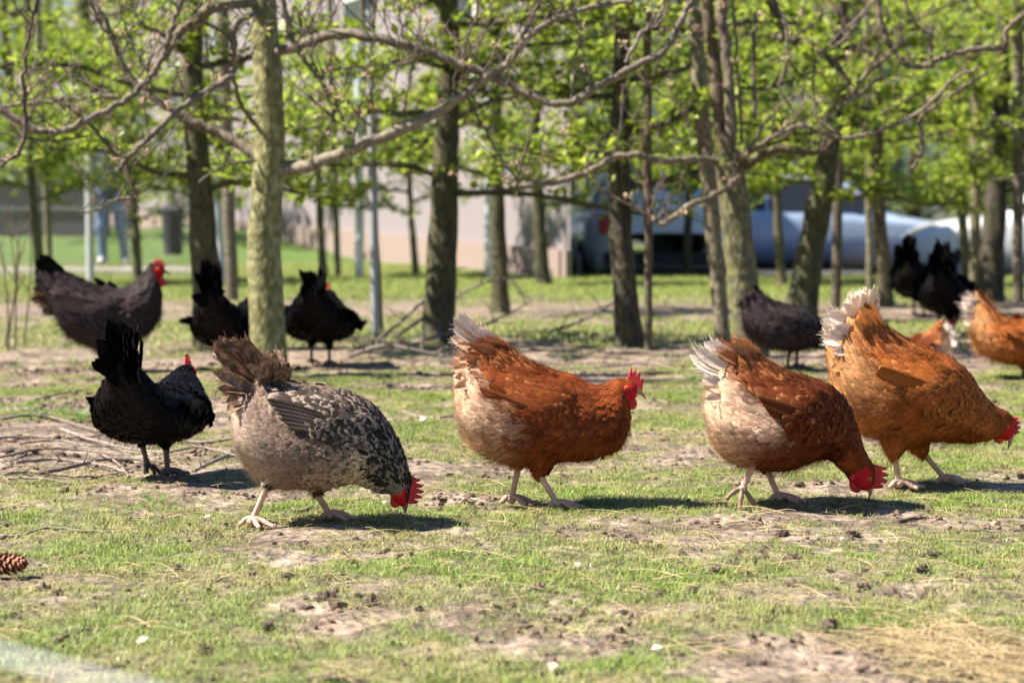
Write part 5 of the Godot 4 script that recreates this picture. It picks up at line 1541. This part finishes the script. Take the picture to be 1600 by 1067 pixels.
# ------------------------------------------------------------------ far background
func make_car(label: String, where: Vector3, yaw: float, paint: Color, long_ := 4.2) -> void:
	var c := thing("parked_car", label, "car", where, "cars parked beyond the orchard")
	c.rotation.y = yaw
	var k := long_ / 4.2
	# [x, half width at sill, bottom, shoulder height, roof height, roof half width]
	var st := [[-2.1, 0.62, 0.42, 0.72, 0.74, 0.5], [-2.02, 0.8, 0.3, 0.86, 0.95, 0.62], [-1.85, 0.86, 0.24, 0.93, 1.2, 0.6], [-1.45, 0.88, 0.22, 0.95, 1.43, 0.58], [-0.8, 0.89, 0.2, 0.94, 1.5, 0.58], [0.0, 0.89, 0.2, 0.93, 1.49, 0.58], [0.5, 0.89, 0.2, 0.92, 1.36, 0.58], [1.0, 0.88, 0.2, 0.9, 1.02, 0.62], [1.2, 0.88, 0.22, 0.88, 0.93, 0.66], [1.75, 0.84, 0.24, 0.8, 0.84, 0.62], [2.02, 0.72, 0.3, 0.66, 0.7, 0.55], [2.1, 0.55, 0.38, 0.58, 0.6, 0.45]]
	var p := PackedVector3Array()
	var cc := PackedColorArray()
	for s in st:
		var ring := [[0, s[4]], [s[5] * 0.75, s[4] - 0.005], [s[5], s[4] - 0.05], [s[1] * 0.95, s[3]], [s[1], s[3] - 0.1], [s[1] * 1.01, (s[2] + s[3]) / 2], [s[1] * 0.97, s[2] + 0.06], [s[1] * 0.85, s[2]], [0, s[2]]]
		var full := []
		for q in ring:
			full.append(Vector3(s[0] * k, q[1], q[0]))
		for q in range(ring.size() - 2, -1, -1):
			full.append(Vector3(s[0] * k, ring[q][1], -ring[q][0]))
		for q in full:
			p.append(q)
			cc.append(paint if q.y > 0.34 else Color(0.02, 0.02, 0.022))
	var mb := MB.new()
	mb.grid(p, st.size(), 17, cc, PackedVector3Array(), true)
	part("body", mb, mats["car paint"], c)
	var dark := Color(0.02, 0.025, 0.03)
	for side in [1.0, -1.0]:
		for wdef in [[[-1.5, 1.02], [-1.32, 1.36], [-0.72, 1.42], [-0.72, 1.0]], [[-0.66, 1.0], [-0.66, 1.42], [0.05, 1.41], [0.42, 1.3], [0.85, 1.0]]]:
			var wm := MB.new()
			var poly := []
			for q in wdef:
				var f: float = (q[1] - 0.93) / 0.5
				poly.append(Vector3(q[0] * k, q[1], side * (lerpf(0.86, 0.585, clampf(f, 0, 1)) + 0.012)))
			for q in range(1, poly.size() - 1):
				if side > 0:
					wm.tri(poly[0], poly[q], poly[q + 1], dark)
				else:
					wm.tri(poly[0], poly[q + 1], poly[q], dark)
			part("side_window", wm, mats["glass"], c)
		for x in [-1.3, 1.32]:
			var wh := MB.new()
			var pts := PackedVector3Array([Vector3(x * k, 0.31, side * 0.7), Vector3(x * k, 0.31, side * 0.9)])
			wh.tube(pts, PackedFloat32Array([0.31, 0.31]), 24, flat(Color(0.015, 0.015, 0.016), 2))
			var wheel := part("wheel", wh, mats["rubber"], c)
			var rm := MB.new()
			rm.tube(PackedVector3Array([Vector3(x * k, 0.31, side * 0.88), Vector3(x * k, 0.31, side * 0.908)]), PackedFloat32Array([0.2, 0.19]), 20, flat(Color(0.45, 0.46, 0.48), 2))
			part("rim", rm, mats["galvanised"], wheel)
		var tl := MB.new()
		tl.box(Vector3(-2.02 * k, 0.84, side * 0.68), Vector3(0.12, 0.22, 0.2), Color(0.5, 0.015, 0.02))
		part("tail_light", tl, mats["glass"], c)
		var hl := MB.new()
		hl.box(Vector3(2.0 * k, 0.62, side * 0.56), Vector3(0.14, 0.12, 0.24), Color(0.75, 0.76, 0.78))
		part("headlight", hl, mats["glass"], c)
	var rw := MB.new()
	rw.quad(Vector3(-1.99 * k, 0.98, 0.6), Vector3(-1.99 * k, 0.98, -0.6), Vector3(-1.6 * k, 1.39, -0.54), Vector3(-1.6 * k, 1.39, 0.54), dark)
	part("rear_window", rw, mats["glass"], c)
	var fw := MB.new()
	fw.quad(Vector3(1.06 * k, 0.99, -0.64), Vector3(1.06 * k, 0.99, 0.64), Vector3(0.53 * k, 1.38, 0.56), Vector3(0.53 * k, 1.38, -0.56), dark)
	part("windscreen", fw, mats["glass"], c)
	var bp := MB.new()
	bp.box(Vector3(-2.08 * k, 0.45, 0), Vector3(0.14, 0.14, 1.45), Color(0.03, 0.035, 0.045))
	part("rear_bumper", bp, mats["rubber"], c)

func person() -> void:
	var b := on_ground(172, 414)
	var o := thing("person", "blurred person in blue jeans and dark jacket standing behind the wire fence", "person", b)
	# bones: a, b, radius a, radius b, colour
	var jean := Color(0.13, 0.19, 0.31)
	var coat := Color(0.035, 0.05, 0.1)
	var skin := Color(0.5, 0.3, 0.22)
	var shoe := Color(0.5, 0.5, 0.5)
	var bones := [[Vector3(-0.1, 0.9, 0), Vector3(-0.1, 0.48, 0.02), 0.105, 0.075, jean], [Vector3(-0.1, 0.48, 0.02), Vector3(-0.1, 0.09, 0), 0.075, 0.055, jean], [Vector3(-0.1, 0.045, 0), Vector3(-0.1, 0.04, 0.15), 0.05, 0.04, shoe],
		[Vector3(0.1, 0.9, 0), Vector3(0.14, 0.5, 0.0), 0.105, 0.075, jean], [Vector3(0.14, 0.5, 0.0), Vector3(0.17, 0.09, -0.1), 0.07, 0.052, jean], [Vector3(0.17, 0.045, -0.1), Vector3(0.2, 0.04, 0.05), 0.05, 0.04, shoe],
		[Vector3(0, 0.95, 0), Vector3(0, 1.35, 0), 0.16, 0.17, coat], [Vector3(-0.16, 1.4, 0), Vector3(0.16, 1.4, 0), 0.085, 0.085, coat], [Vector3(-0.2, 1.38, 0), Vector3(-0.25, 1.1, 0.02), 0.065, 0.055, coat], [Vector3(-0.25, 1.1, 0.02), Vector3(-0.22, 0.86, 0.1), 0.053, 0.04, coat], [Vector3(-0.22, 0.86, 0.1), Vector3(-0.21, 0.76, 0.12), 0.036, 0.03, skin],
		[Vector3(0.2, 1.38, 0), Vector3(0.25, 1.1, 0.02), 0.065, 0.055, coat], [Vector3(0.25, 1.1, 0.02), Vector3(0.24, 0.86, 0.08), 0.053, 0.04, coat], [Vector3(0.24, 0.86, 0.08), Vector3(0.23, 0.76, 0.1), 0.036, 0.03, skin],
		[Vector3(0, 1.42, 0), Vector3(0, 1.54, 0.01), 0.06, 0.055, skin], [Vector3(0, 1.6, 0.02), Vector3(0, 1.66, 0.0), 0.085, 0.095, skin]]
	var cell := 0.026
	var lo := Vector3(-0.38, -0.03, -0.24)
	var n := Vector3i(30, 71, 20)
	var val := PackedFloat32Array()
	val.resize(n.x * n.y * n.z)
	var own := PackedInt32Array()
	own.resize(val.size())
	for y in n.y:
		for z in n.z:
			for x in n.x:
				var q := lo + Vector3(x, y, z) * cell
				var s := 0.0
				var best := 1e9
				var bi := 0
				for k in bones.size():
					var e: Array = bones[k]
					var a: Vector3 = e[0]
					var ab: Vector3 = e[1] - a
					var t := clampf((q - a).dot(ab) / ab.length_squared(), 0, 1)
					var dist := q.distance_to(a + ab * t) - lerpf(e[2], e[3], t)
					if dist < best:
						best = dist
						bi = k
					s += exp(-dist * 40.0)
				val[x + n.x * (z + n.z * y)] = -log(s) / 40.0
				own[x + n.x * (z + n.z * y)] = bi
	var mb := MB.new()
	var at_ := {}
	var step := [1, n.x, n.x * n.z]
	for y in n.y - 1:
		for z in n.z - 1:
			for x in n.x - 1:
				var q := x + n.x * (z + n.z * y)
				var sum := Vector3.ZERO
				var cnt := 0
				for e in 12:
					var ax := e / 4
					var o0: int = q + (step[(ax + 1) % 3] if e & 1 else 0) + (step[(ax + 2) % 3] if e & 2 else 0)
					var o1: int = o0 + step[ax]
					if (val[o0] < 0.0) != (val[o1] < 0.0):
						var t := val[o0] / (val[o0] - val[o1])
						var p0 := Vector3(o0 % n.x, o0 / (n.x * n.z), (o0 / n.x) % n.z)
						p0[[0, 2, 1][ax]] += t
						sum += p0
						cnt += 1
				if cnt:
					at_[q] = mb.v.size()
					mb.v.append(lo + sum / cnt * cell)
					var g := Vector3(val[q + 1] - val[q], val[q + n.x * n.z] - val[q], val[q + n.x] - val[q])
					mb.n.append(g.normalized() if g.length_squared() > 1e-12 else Vector3.UP)
					mb.c.append(bones[own[q]][4])
	for y in range(1, n.y - 1):
		for z in range(1, n.z - 1):
			for x in range(1, n.x - 1):
				var q := x + n.x * (z + n.z * y)
				for ax in 3:
					var q2: int = q + step[ax]
					if (val[q] < 0.0) == (val[q2] < 0.0):
						continue
					var u: int = step[(ax + 1) % 3]
					var w: int = step[(ax + 2) % 3]
					var f := [q, q - u, q - u - w, q - w]
					var ok := true
					for e in f:
						ok = ok and at_.has(e)
					if not ok:
						continue
					var a: int = at_[f[0]]
					var b2: int = at_[f[1]]
					var c: int = at_[f[2]]
					var d: int = at_[f[3]]
					var gn := (mb.v[c] - mb.v[a]).cross(mb.v[b2] - mb.v[a])
					if gn.dot(mb.n[a] + mb.n[c]) > 0.0:
						mb.i.append_array(PackedInt32Array([a, b2, c, a, c, d]))
					else:
						mb.i.append_array(PackedInt32Array([a, c, b2, a, d, c]))
	part("body", mb, mats["cloth"], o)
	var hair := MB.new()
	hair.ball(Vector3(0, 1.68, -0.015), Vector3(0.1, 0.09, 0.1), Color(0.05, 0.03, 0.02), 8, 12)
	part("hair", hair, mats["cloth"], o)

func background() -> void:
	# the long plastered building whose beige plinth recedes to the left
	var a := on_ground(890, 434)
	var dirw := (Vector3(-5.6, 0, -40.0) - Vector3(a.x, 0, a.z)).normalized()
	var L := 60.0
	var nrm := Vector3(dirw.z, 0, -dirw.x)
	if nrm.z < 0:
		nrm = -nrm
	var house := thing("plastered_building", "long lilac-grey plastered building with beige plinth behind the orchard", "building", Vector3(a.x, 0, a.z))
	var q := func(s: float, y: float, out := 0.0) -> Vector3: return dirw * s + Vector3(0, y, 0) + nrm * out
	var wall := Color(0.26, 0.235, 0.25)
	var mb := MB.new()
	# front, end and top
	mb.quad(q.call(0, -0.2), q.call(L, -0.2), q.call(L, 6.5), q.call(0, 6.5), wall)
	var deep := Vector3(a.x * 0.3, 0, a.z).normalized() * 2.2
	mb.quad(q.call(0, -0.2) + deep, q.call(0, -0.2), q.call(0, 6.5), q.call(0, 6.5) + deep, wall)
	mb.quad(q.call(0, 6.5), q.call(L, 6.5), q.call(L, 6.5) + deep, q.call(0, 6.5) + deep, wall)
	part("wall", mb, mats["plaster"], house)
	var pl := MB.new()
	var beige := Color(0.3, 0.235, 0.205)
	pl.quad(q.call(-0.05, -0.2, 0.06), q.call(L, -0.2, 0.06), q.call(L, 1.1, 0.06), q.call(-0.05, 0.28, 0.06), beige)
	pl.quad(q.call(-0.05, 0.28, 0.06), q.call(L, 1.1, 0.06), q.call(L, 1.1, 0.0), q.call(-0.05, 0.28, 0.0), beige)
	pl.quad(q.call(-0.05, -0.2, 0.0), q.call(-0.05, -0.2, 0.06), q.call(-0.05, 0.28, 0.06), q.call(-0.05, 0.28, 0.0), beige)
	part("plinth", pl, mats["plaster"], house)
	for k in 9:
		var s := 3.0 + k * 5.0
		var fm := MB.new()
		fm.quad(q.call(s, 2.2, 0.05), q.call(s + 1.3, 2.2, 0.05), q.call(s + 1.3, 3.7, 0.05), q.call(s, 3.7, 0.05), Color(0.7, 0.7, 0.68))
		var win := part("window", fm, mats["plaster"], house)
		var gm := MB.new()
		gm.quad(q.call(s + 0.1, 2.3, 0.058), q.call(s + 1.2, 2.3, 0.058), q.call(s + 1.2, 3.6, 0.058), q.call(s + 0.1, 3.6, 0.058), Color(0.05, 0.06, 0.075))
		part("pane", gm, mats["glass"], win)
	var far_house := thing("rendered_building", "pale grey building far behind the parked cars", "building", Vector3(9.0, 0, -50.0))
	var fh := MB.new()
	fh.box(Vector3(0, 3.9, 0), Vector3(24, 8, 5), Color(0.42, 0.42, 0.44))
	part("wall", fh, mats["plaster"], far_house)
	for k in 14:
		var s := -10.5 + (k % 7) * 3.2
		var y := 1.7 if k < 7 else 4.9
		var fm := MB.new()
		fm.box(Vector3(s, y, 2.51), Vector3(1.5, 1.7, 0.1), Color(0.7, 0.7, 0.68))
		var win := part("window", fm, mats["plaster"], far_house)
		var gm := MB.new()
		gm.box(Vector3(s, y, 2.53), Vector3(1.3, 1.5, 0.1), Color(0.05, 0.06, 0.075))
		part("pane", gm, mats["glass"], win)
	# grass bank before the wall at the left
	var bank := MB.new()
	var p := PackedVector3Array()
	var cc := PackedColorArray()
	for r in 13:
		for c in 41:
			var x := lerpf(-14.0, -1.2, c / 40.0)
			var z := lerpf(-25.5, -39.0, r / 12.0)
			var rise := smoothstep(0.0, 0.75, r / 12.0) * clampf((-1.0 - x) / 4.0, 0.0, 1.0) * 0.4
			p.append(Vector3(x, rise - 0.03 + 0.05 * n_fine.get_noise_2d(x * 20, z * 20), z))
			cc.append(Color(0.17, 0.3, 0.05) * (1.0 + 0.4 * n_fine.get_noise_2d(x * 40, z * 40)))
	bank.grid(p, 13, 41, cc)
	structure("hill", bank, mats["soil and turf"])
	# dark low wall
	var low := MB.new()
	var w0 := at(-90, 352, 33.0)
	var w1 := at(150, 352, 33.0)
	w0.y = 0.2
	low.box(Vector3((w0.x + w1.x) / 2, 0.62, -33.0), Vector3(w1.x - w0.x, 0.95, 0.4), Color(0.085, 0.08, 0.085))
	low.box(Vector3((w0.x + w1.x) / 2, 1.12, -33.0), Vector3(w1.x - w0.x + 0.1, 0.06, 0.5), Color(0.1, 0.095, 0.1))
	single("low_wall", low, mats["plaster"], "dark low garden wall at far left behind the wire fence", "wall")
	# grey path
	var path := MB.new()
	path.quad(Vector3(-16, 0.012, -22.5), Vector3(-3.4, 0.012, -23.5), Vector3(-3.4, 0.012, -25.5), Vector3(-16, 0.012, -25.2), Color(0.3, 0.27, 0.28))
	var pm := structure("path", path, mats["plaster"])
	var road := MB.new()
	road.quad(Vector3(1.0, -0.315, -24.0), Vector3(1.2, -0.315, -36.0), Vector3(15.5, -0.315, -36.0), Vector3(15.5, -0.315, -24.0), Color(0.12, 0.115, 0.115))
	structure("road", road, mats["plaster"])
	# a dark bin on the bank
	var bb := at(270, 384, 28.0)
	var bin_ := thing("waste_bin", "dark waste bin standing on the grass verge behind the fence", "bin", Vector3(bb.x, 0.1, -28.0))
	var bm := MB.new()
	bm.tube(PackedVector3Array([Vector3.ZERO, Vector3(0, 0.3, 0), Vector3(0, 0.58, 0)]), PackedFloat32Array([0.12, 0.135, 0.15]), 18, flat(Color(0.02, 0.02, 0.024), 3))
	part("drum", bm, mats["rubber"], bin_)
	var bl := MB.new()
	bl.tube(PackedVector3Array([Vector3(0, 0.58, 0), Vector3(0, 0.61, 0), Vector3(0, 0.66, 0)]), PackedFloat32Array([0.16, 0.16, 0.1]), 18, flat(Color(0.025, 0.025, 0.03), 3))
	part("lid", bl, mats["rubber"], bin_)
	# chain-link fence at the left
	var fd := 20.6
	var fl := at(-70, 400, fd)
	var fr := at(345, 400, fd)
	var fence := thing("wire_fence", "chain-link wire fence with pale metal posts at far left", "fence", Vector3(fl.x, 0, -fd))
	var wires := MB.new()
	var wide := fr.x - fl.x
	var tall := 1.35
	var k2 := -tall
	while k2 < wide:
		for s in 2:
			var x0 := k2
			var x1 := k2 + tall
			var y0 := 0.03
			var y1 := tall + 0.03
			if x0 < 0:
				y0 -= x0
				x0 = 0
			if x1 > wide:
				y1 -= x1 - wide
				x1 = wide
			var pa := Vector3(x0, y0 if s == 0 else tall + 0.06 - y0, 0.003 * s)
			var pb := Vector3(x1, y1 if s == 0 else tall + 0.06 - y1, 0.003 * s)
			wires.tube(PackedVector3Array([pa, pb]), PackedFloat32Array([0.0022, 0.0022]), 3, flat(Color(0.5, 0.5, 0.52), 2))
		k2 += 0.07
	part("wire_netting", wires, mats["galvanised"], fence, true)
	for x in [-70.0, 140.0, 345.0]:
		var pm2 := MB.new()
		var bx := at(x, 400, fd).x - fl.x
		pm2.tube(PackedVector3Array([Vector3(bx, -0.05, 0), Vector3(bx, 1.6, 0)]), PackedFloat32Array([0.04, 0.04]), 12, flat(Color(0.6, 0.63, 0.68), 2))
		part("post", pm2, mats["galvanised"], fence)
	for y in [0.06, 0.7, 1.36]:
		var wm := MB.new()
		wm.tube(PackedVector3Array([Vector3(0, y, 0.01), Vector3(wide, y, 0.01)]), PackedFloat32Array([0.003, 0.003]), 5, flat(Color(0.5, 0.5, 0.52), 2))
		part("line_wire", wm, mats["galvanised"], fence)
	person()
	make_car("light silver car seen from behind with red tail lights", Vector3(1.55, -0.31, -26.2), deg_to_rad(96), Color(0.72, 0.78, 0.85))
	make_car("blue-grey car parked sideways between the silver car and the white car", Vector3(4.1, -0.31, -29.5), deg_to_rad(3), Color(0.36, 0.46, 0.6))
	make_car("white car at the right edge catching a bright glint", Vector3(6.75, -0.31, -25.4), deg_to_rad(176), Color(0.8, 0.82, 0.85))
	# taller trees far behind, closing the view
	var r := RandomNumberGenerator.new()
	r.seed = 400
	var far := [[-9.5, -44], [-5.0, -47], [-0.5, -46], [3.0, -36], [6.0, -40], [9.0, -37], [12.5, -39], [4.6, -38], [7.6, -40], [1.2, -36], [10.4, -36], [-12, -38], [-2.2, -31], [-6.4, -33], [-8.6, -37], [-10.6, -42], [-7.4, -41]]
	var where_ := ["behind the dark low wall", "behind the person", "behind the pale trunk", "above the silver car", "above the blue-grey car", "above the white car", "beyond the right edge of the cars", "behind the gap between silver and blue-grey cars", "behind the gap between blue-grey and white cars", "at the end of the plastered building", "behind the white car's tail", "at the far left edge", "in front of the plastered building's near end", "in front of the plastered building's middle", "between the dark low wall and the person", "behind the left end of the dark low wall", "right of the person at the fence"]
	for k in 9:
		far.append([-21.0 + 5.2 * k + r.randf_range(-0.8, 0.8), -56.0 + r.randf_range(-3, 3)])
		where_.append("in the rearmost row, %s counted from the left" % ordinal(k))
	for k in far.size():
		var t := thing("background_tree", "tall bright green tree far back " + where_[k], "tree", Vector3(far[k][0], -0.05, far[k][1]), "tall trees closing the view")
		var tm := MB.new()
		var lean := Vector3(r.randf_range(-0.4, 0.4), 0, r.randf_range(-0.3, 0.3))
		var tp := spline(PackedVector3Array([Vector3.ZERO, Vector3(0, 1.6, 0), lean * 0.6 + Vector3(0, 3.6, 0), lean + Vector3(0, 6.0, 0)]), 5)
		tm.tube(tp, ramp(0.16, 0.05, tp.size()), 10, flat(Color(0.15, 0.12, 0.08), tp.size()), 0.2, n_bump)
		part("trunk", tm, mats["bark"], t)
		var crown := MB.new()
		var lm := MB.new()
		for b in 26:
			var y := r.randf_range(0.9, 5.9)
			var az := r.randf() * TAU
			var o := tp[clampi(int(y / 6.0 * (tp.size() - 1)), 0, tp.size() - 1)]
			var out := Vector3(cos(az), r.randf_range(-0.15, 0.45), sin(az)).normalized() * r.randf_range(1.0, 2.4)
			lm.tube(PackedVector3Array([o, o + out * 0.5 + Vector3(0, 0.08, 0), o + out]), ramp(0.04, 0.01, 3), 6, flat(Color(0.15, 0.12, 0.08), 3))
			for f in 19:
				var c := o + out * r.randf_range(0.25, 1.15) + Vector3(r.randfn(), r.randfn() * 0.8, r.randfn()) * 0.26
				rosette(crown, c, r, 5, 0.15, Color(0.4, 0.47, 0.07).lerp(Color(0.2, 0.31, 0.05), r.randf()))
		part("limbs", lm, mats["bark"], t)
		part("crown", crown, mats["leaf"], t, true)
	# white netting tape close to the lens
	var tape := MB.new()
	var e0 := at(-140, 985, 0.95)
	var e1 := at(20, 1028, 0.9)
	var e2 := at(240, 1085, 0.86)
	var e3 := at(420, 1130, 0.84)
	var sp := spline(PackedVector3Array([e0, e1, e2, e3]), 6)
	for k in sp.size():
		sp[k] -= e0
	tape.tube(sp, ramp(0.0012, 0.0012, sp.size()), 8, flat(Color(0.75, 0.78, 0.85), sp.size()))
	var st2 := MB.new()
	var tn := thing("fence_tape", "blurred white fence strand crossing the lower left corner", "fence strand", e0)
	part("strand", tape, mats["tape"], tn)
	st2.tube(PackedVector3Array([Vector3(-0.01, -e0.y, 0), Vector3(-0.01, 0.12, 0)]), PackedFloat32Array([0.004, 0.004]), 8, flat(Color(0.7, 0.72, 0.75), 2))
	part("stake", st2, mats["tape"], tn)
	var st3 := MB.new()
	var endp := e3 - e0
	st3.tube(PackedVector3Array([Vector3(endp.x, -e0.y, endp.z), Vector3(endp.x, endp.y + 0.01, endp.z)]), PackedFloat32Array([0.003, 0.003]), 8, flat(Color(0.7, 0.72, 0.75), 2))
	part("stake", st3, mats["tape"], tn)

func _ready() -> void:
	# camera
	var cam := Camera3D.new()
	cam.name = "camera"
	add_child(cam)
	cam.position = Vector3(0, CAM_H, 0)
	cam.rotation.x = -PITCH
	var lens := CameraAttributesPhysical.new()
	lens.frustum_focal_length = 12.0 / (533.5 / F)
	lens.frustum_focus_distance = 4.65
	lens.frustum_near = 0.05
	lens.frustum_far = 400.0
	lens.exposure_aperture = 4.4
	cam.attributes = lens
	cam.current = true
	# sky and sun
	var env := Environment.new()
	env.background_mode = Environment.BG_SKY
	var sky := Sky.new()
	var sm := ProceduralSkyMaterial.new()
	sm.sky_top_color = Color(0.42, 0.56, 0.8)
	sm.sky_horizon_color = Color(0.84, 0.88, 0.92)
	sm.sky_curve = 0.15
	sm.ground_bottom_color = Color(0.35, 0.34, 0.25)
	sm.ground_horizon_color = Color(0.6, 0.62, 0.55)
	sm.energy_multiplier = 0.34
	sky.sky_material = sm
	env.sky = sky
	env.tonemap_mode = Environment.TONE_MAPPER_LINEAR
	env.tonemap_exposure = 2.6
	env.sdfgi_enabled = true
	env.ssao_enabled = true
	env.ssil_enabled = true
	var we := WorldEnvironment.new()
	we.name = "world_environment"
	we.environment = env
	add_child(we)
	var sun := DirectionalLight3D.new()
	sun.name = "sun"
	sun.light_energy = 1.6
	sun.light_color = Color(1.0, 0.955, 0.9)
	sun.light_angular_distance = 0.5
	sun.shadow_enabled = true
	add_child(sun)
	var from := Vector3(-0.66, 0.85, 0.08)
	sun.look_at_from_position(from * 20.0, Vector3.ZERO, Vector3.UP)
	# noises
	rng.seed = 2024
	n_cover.seed = 11
	n_cover.frequency = 0.16
	n_cover.fractal_octaves = 3
	n_fine.seed = 12
	n_fine.frequency = 0.11
	n_fine.fractal_octaves = 4
	n_bump.seed = 13
	n_bump.frequency = 0.12
	make_materials()
	build_ground()
	background()
	orchard()
	front_trees()
	hens()
	build_grass()
	litter()
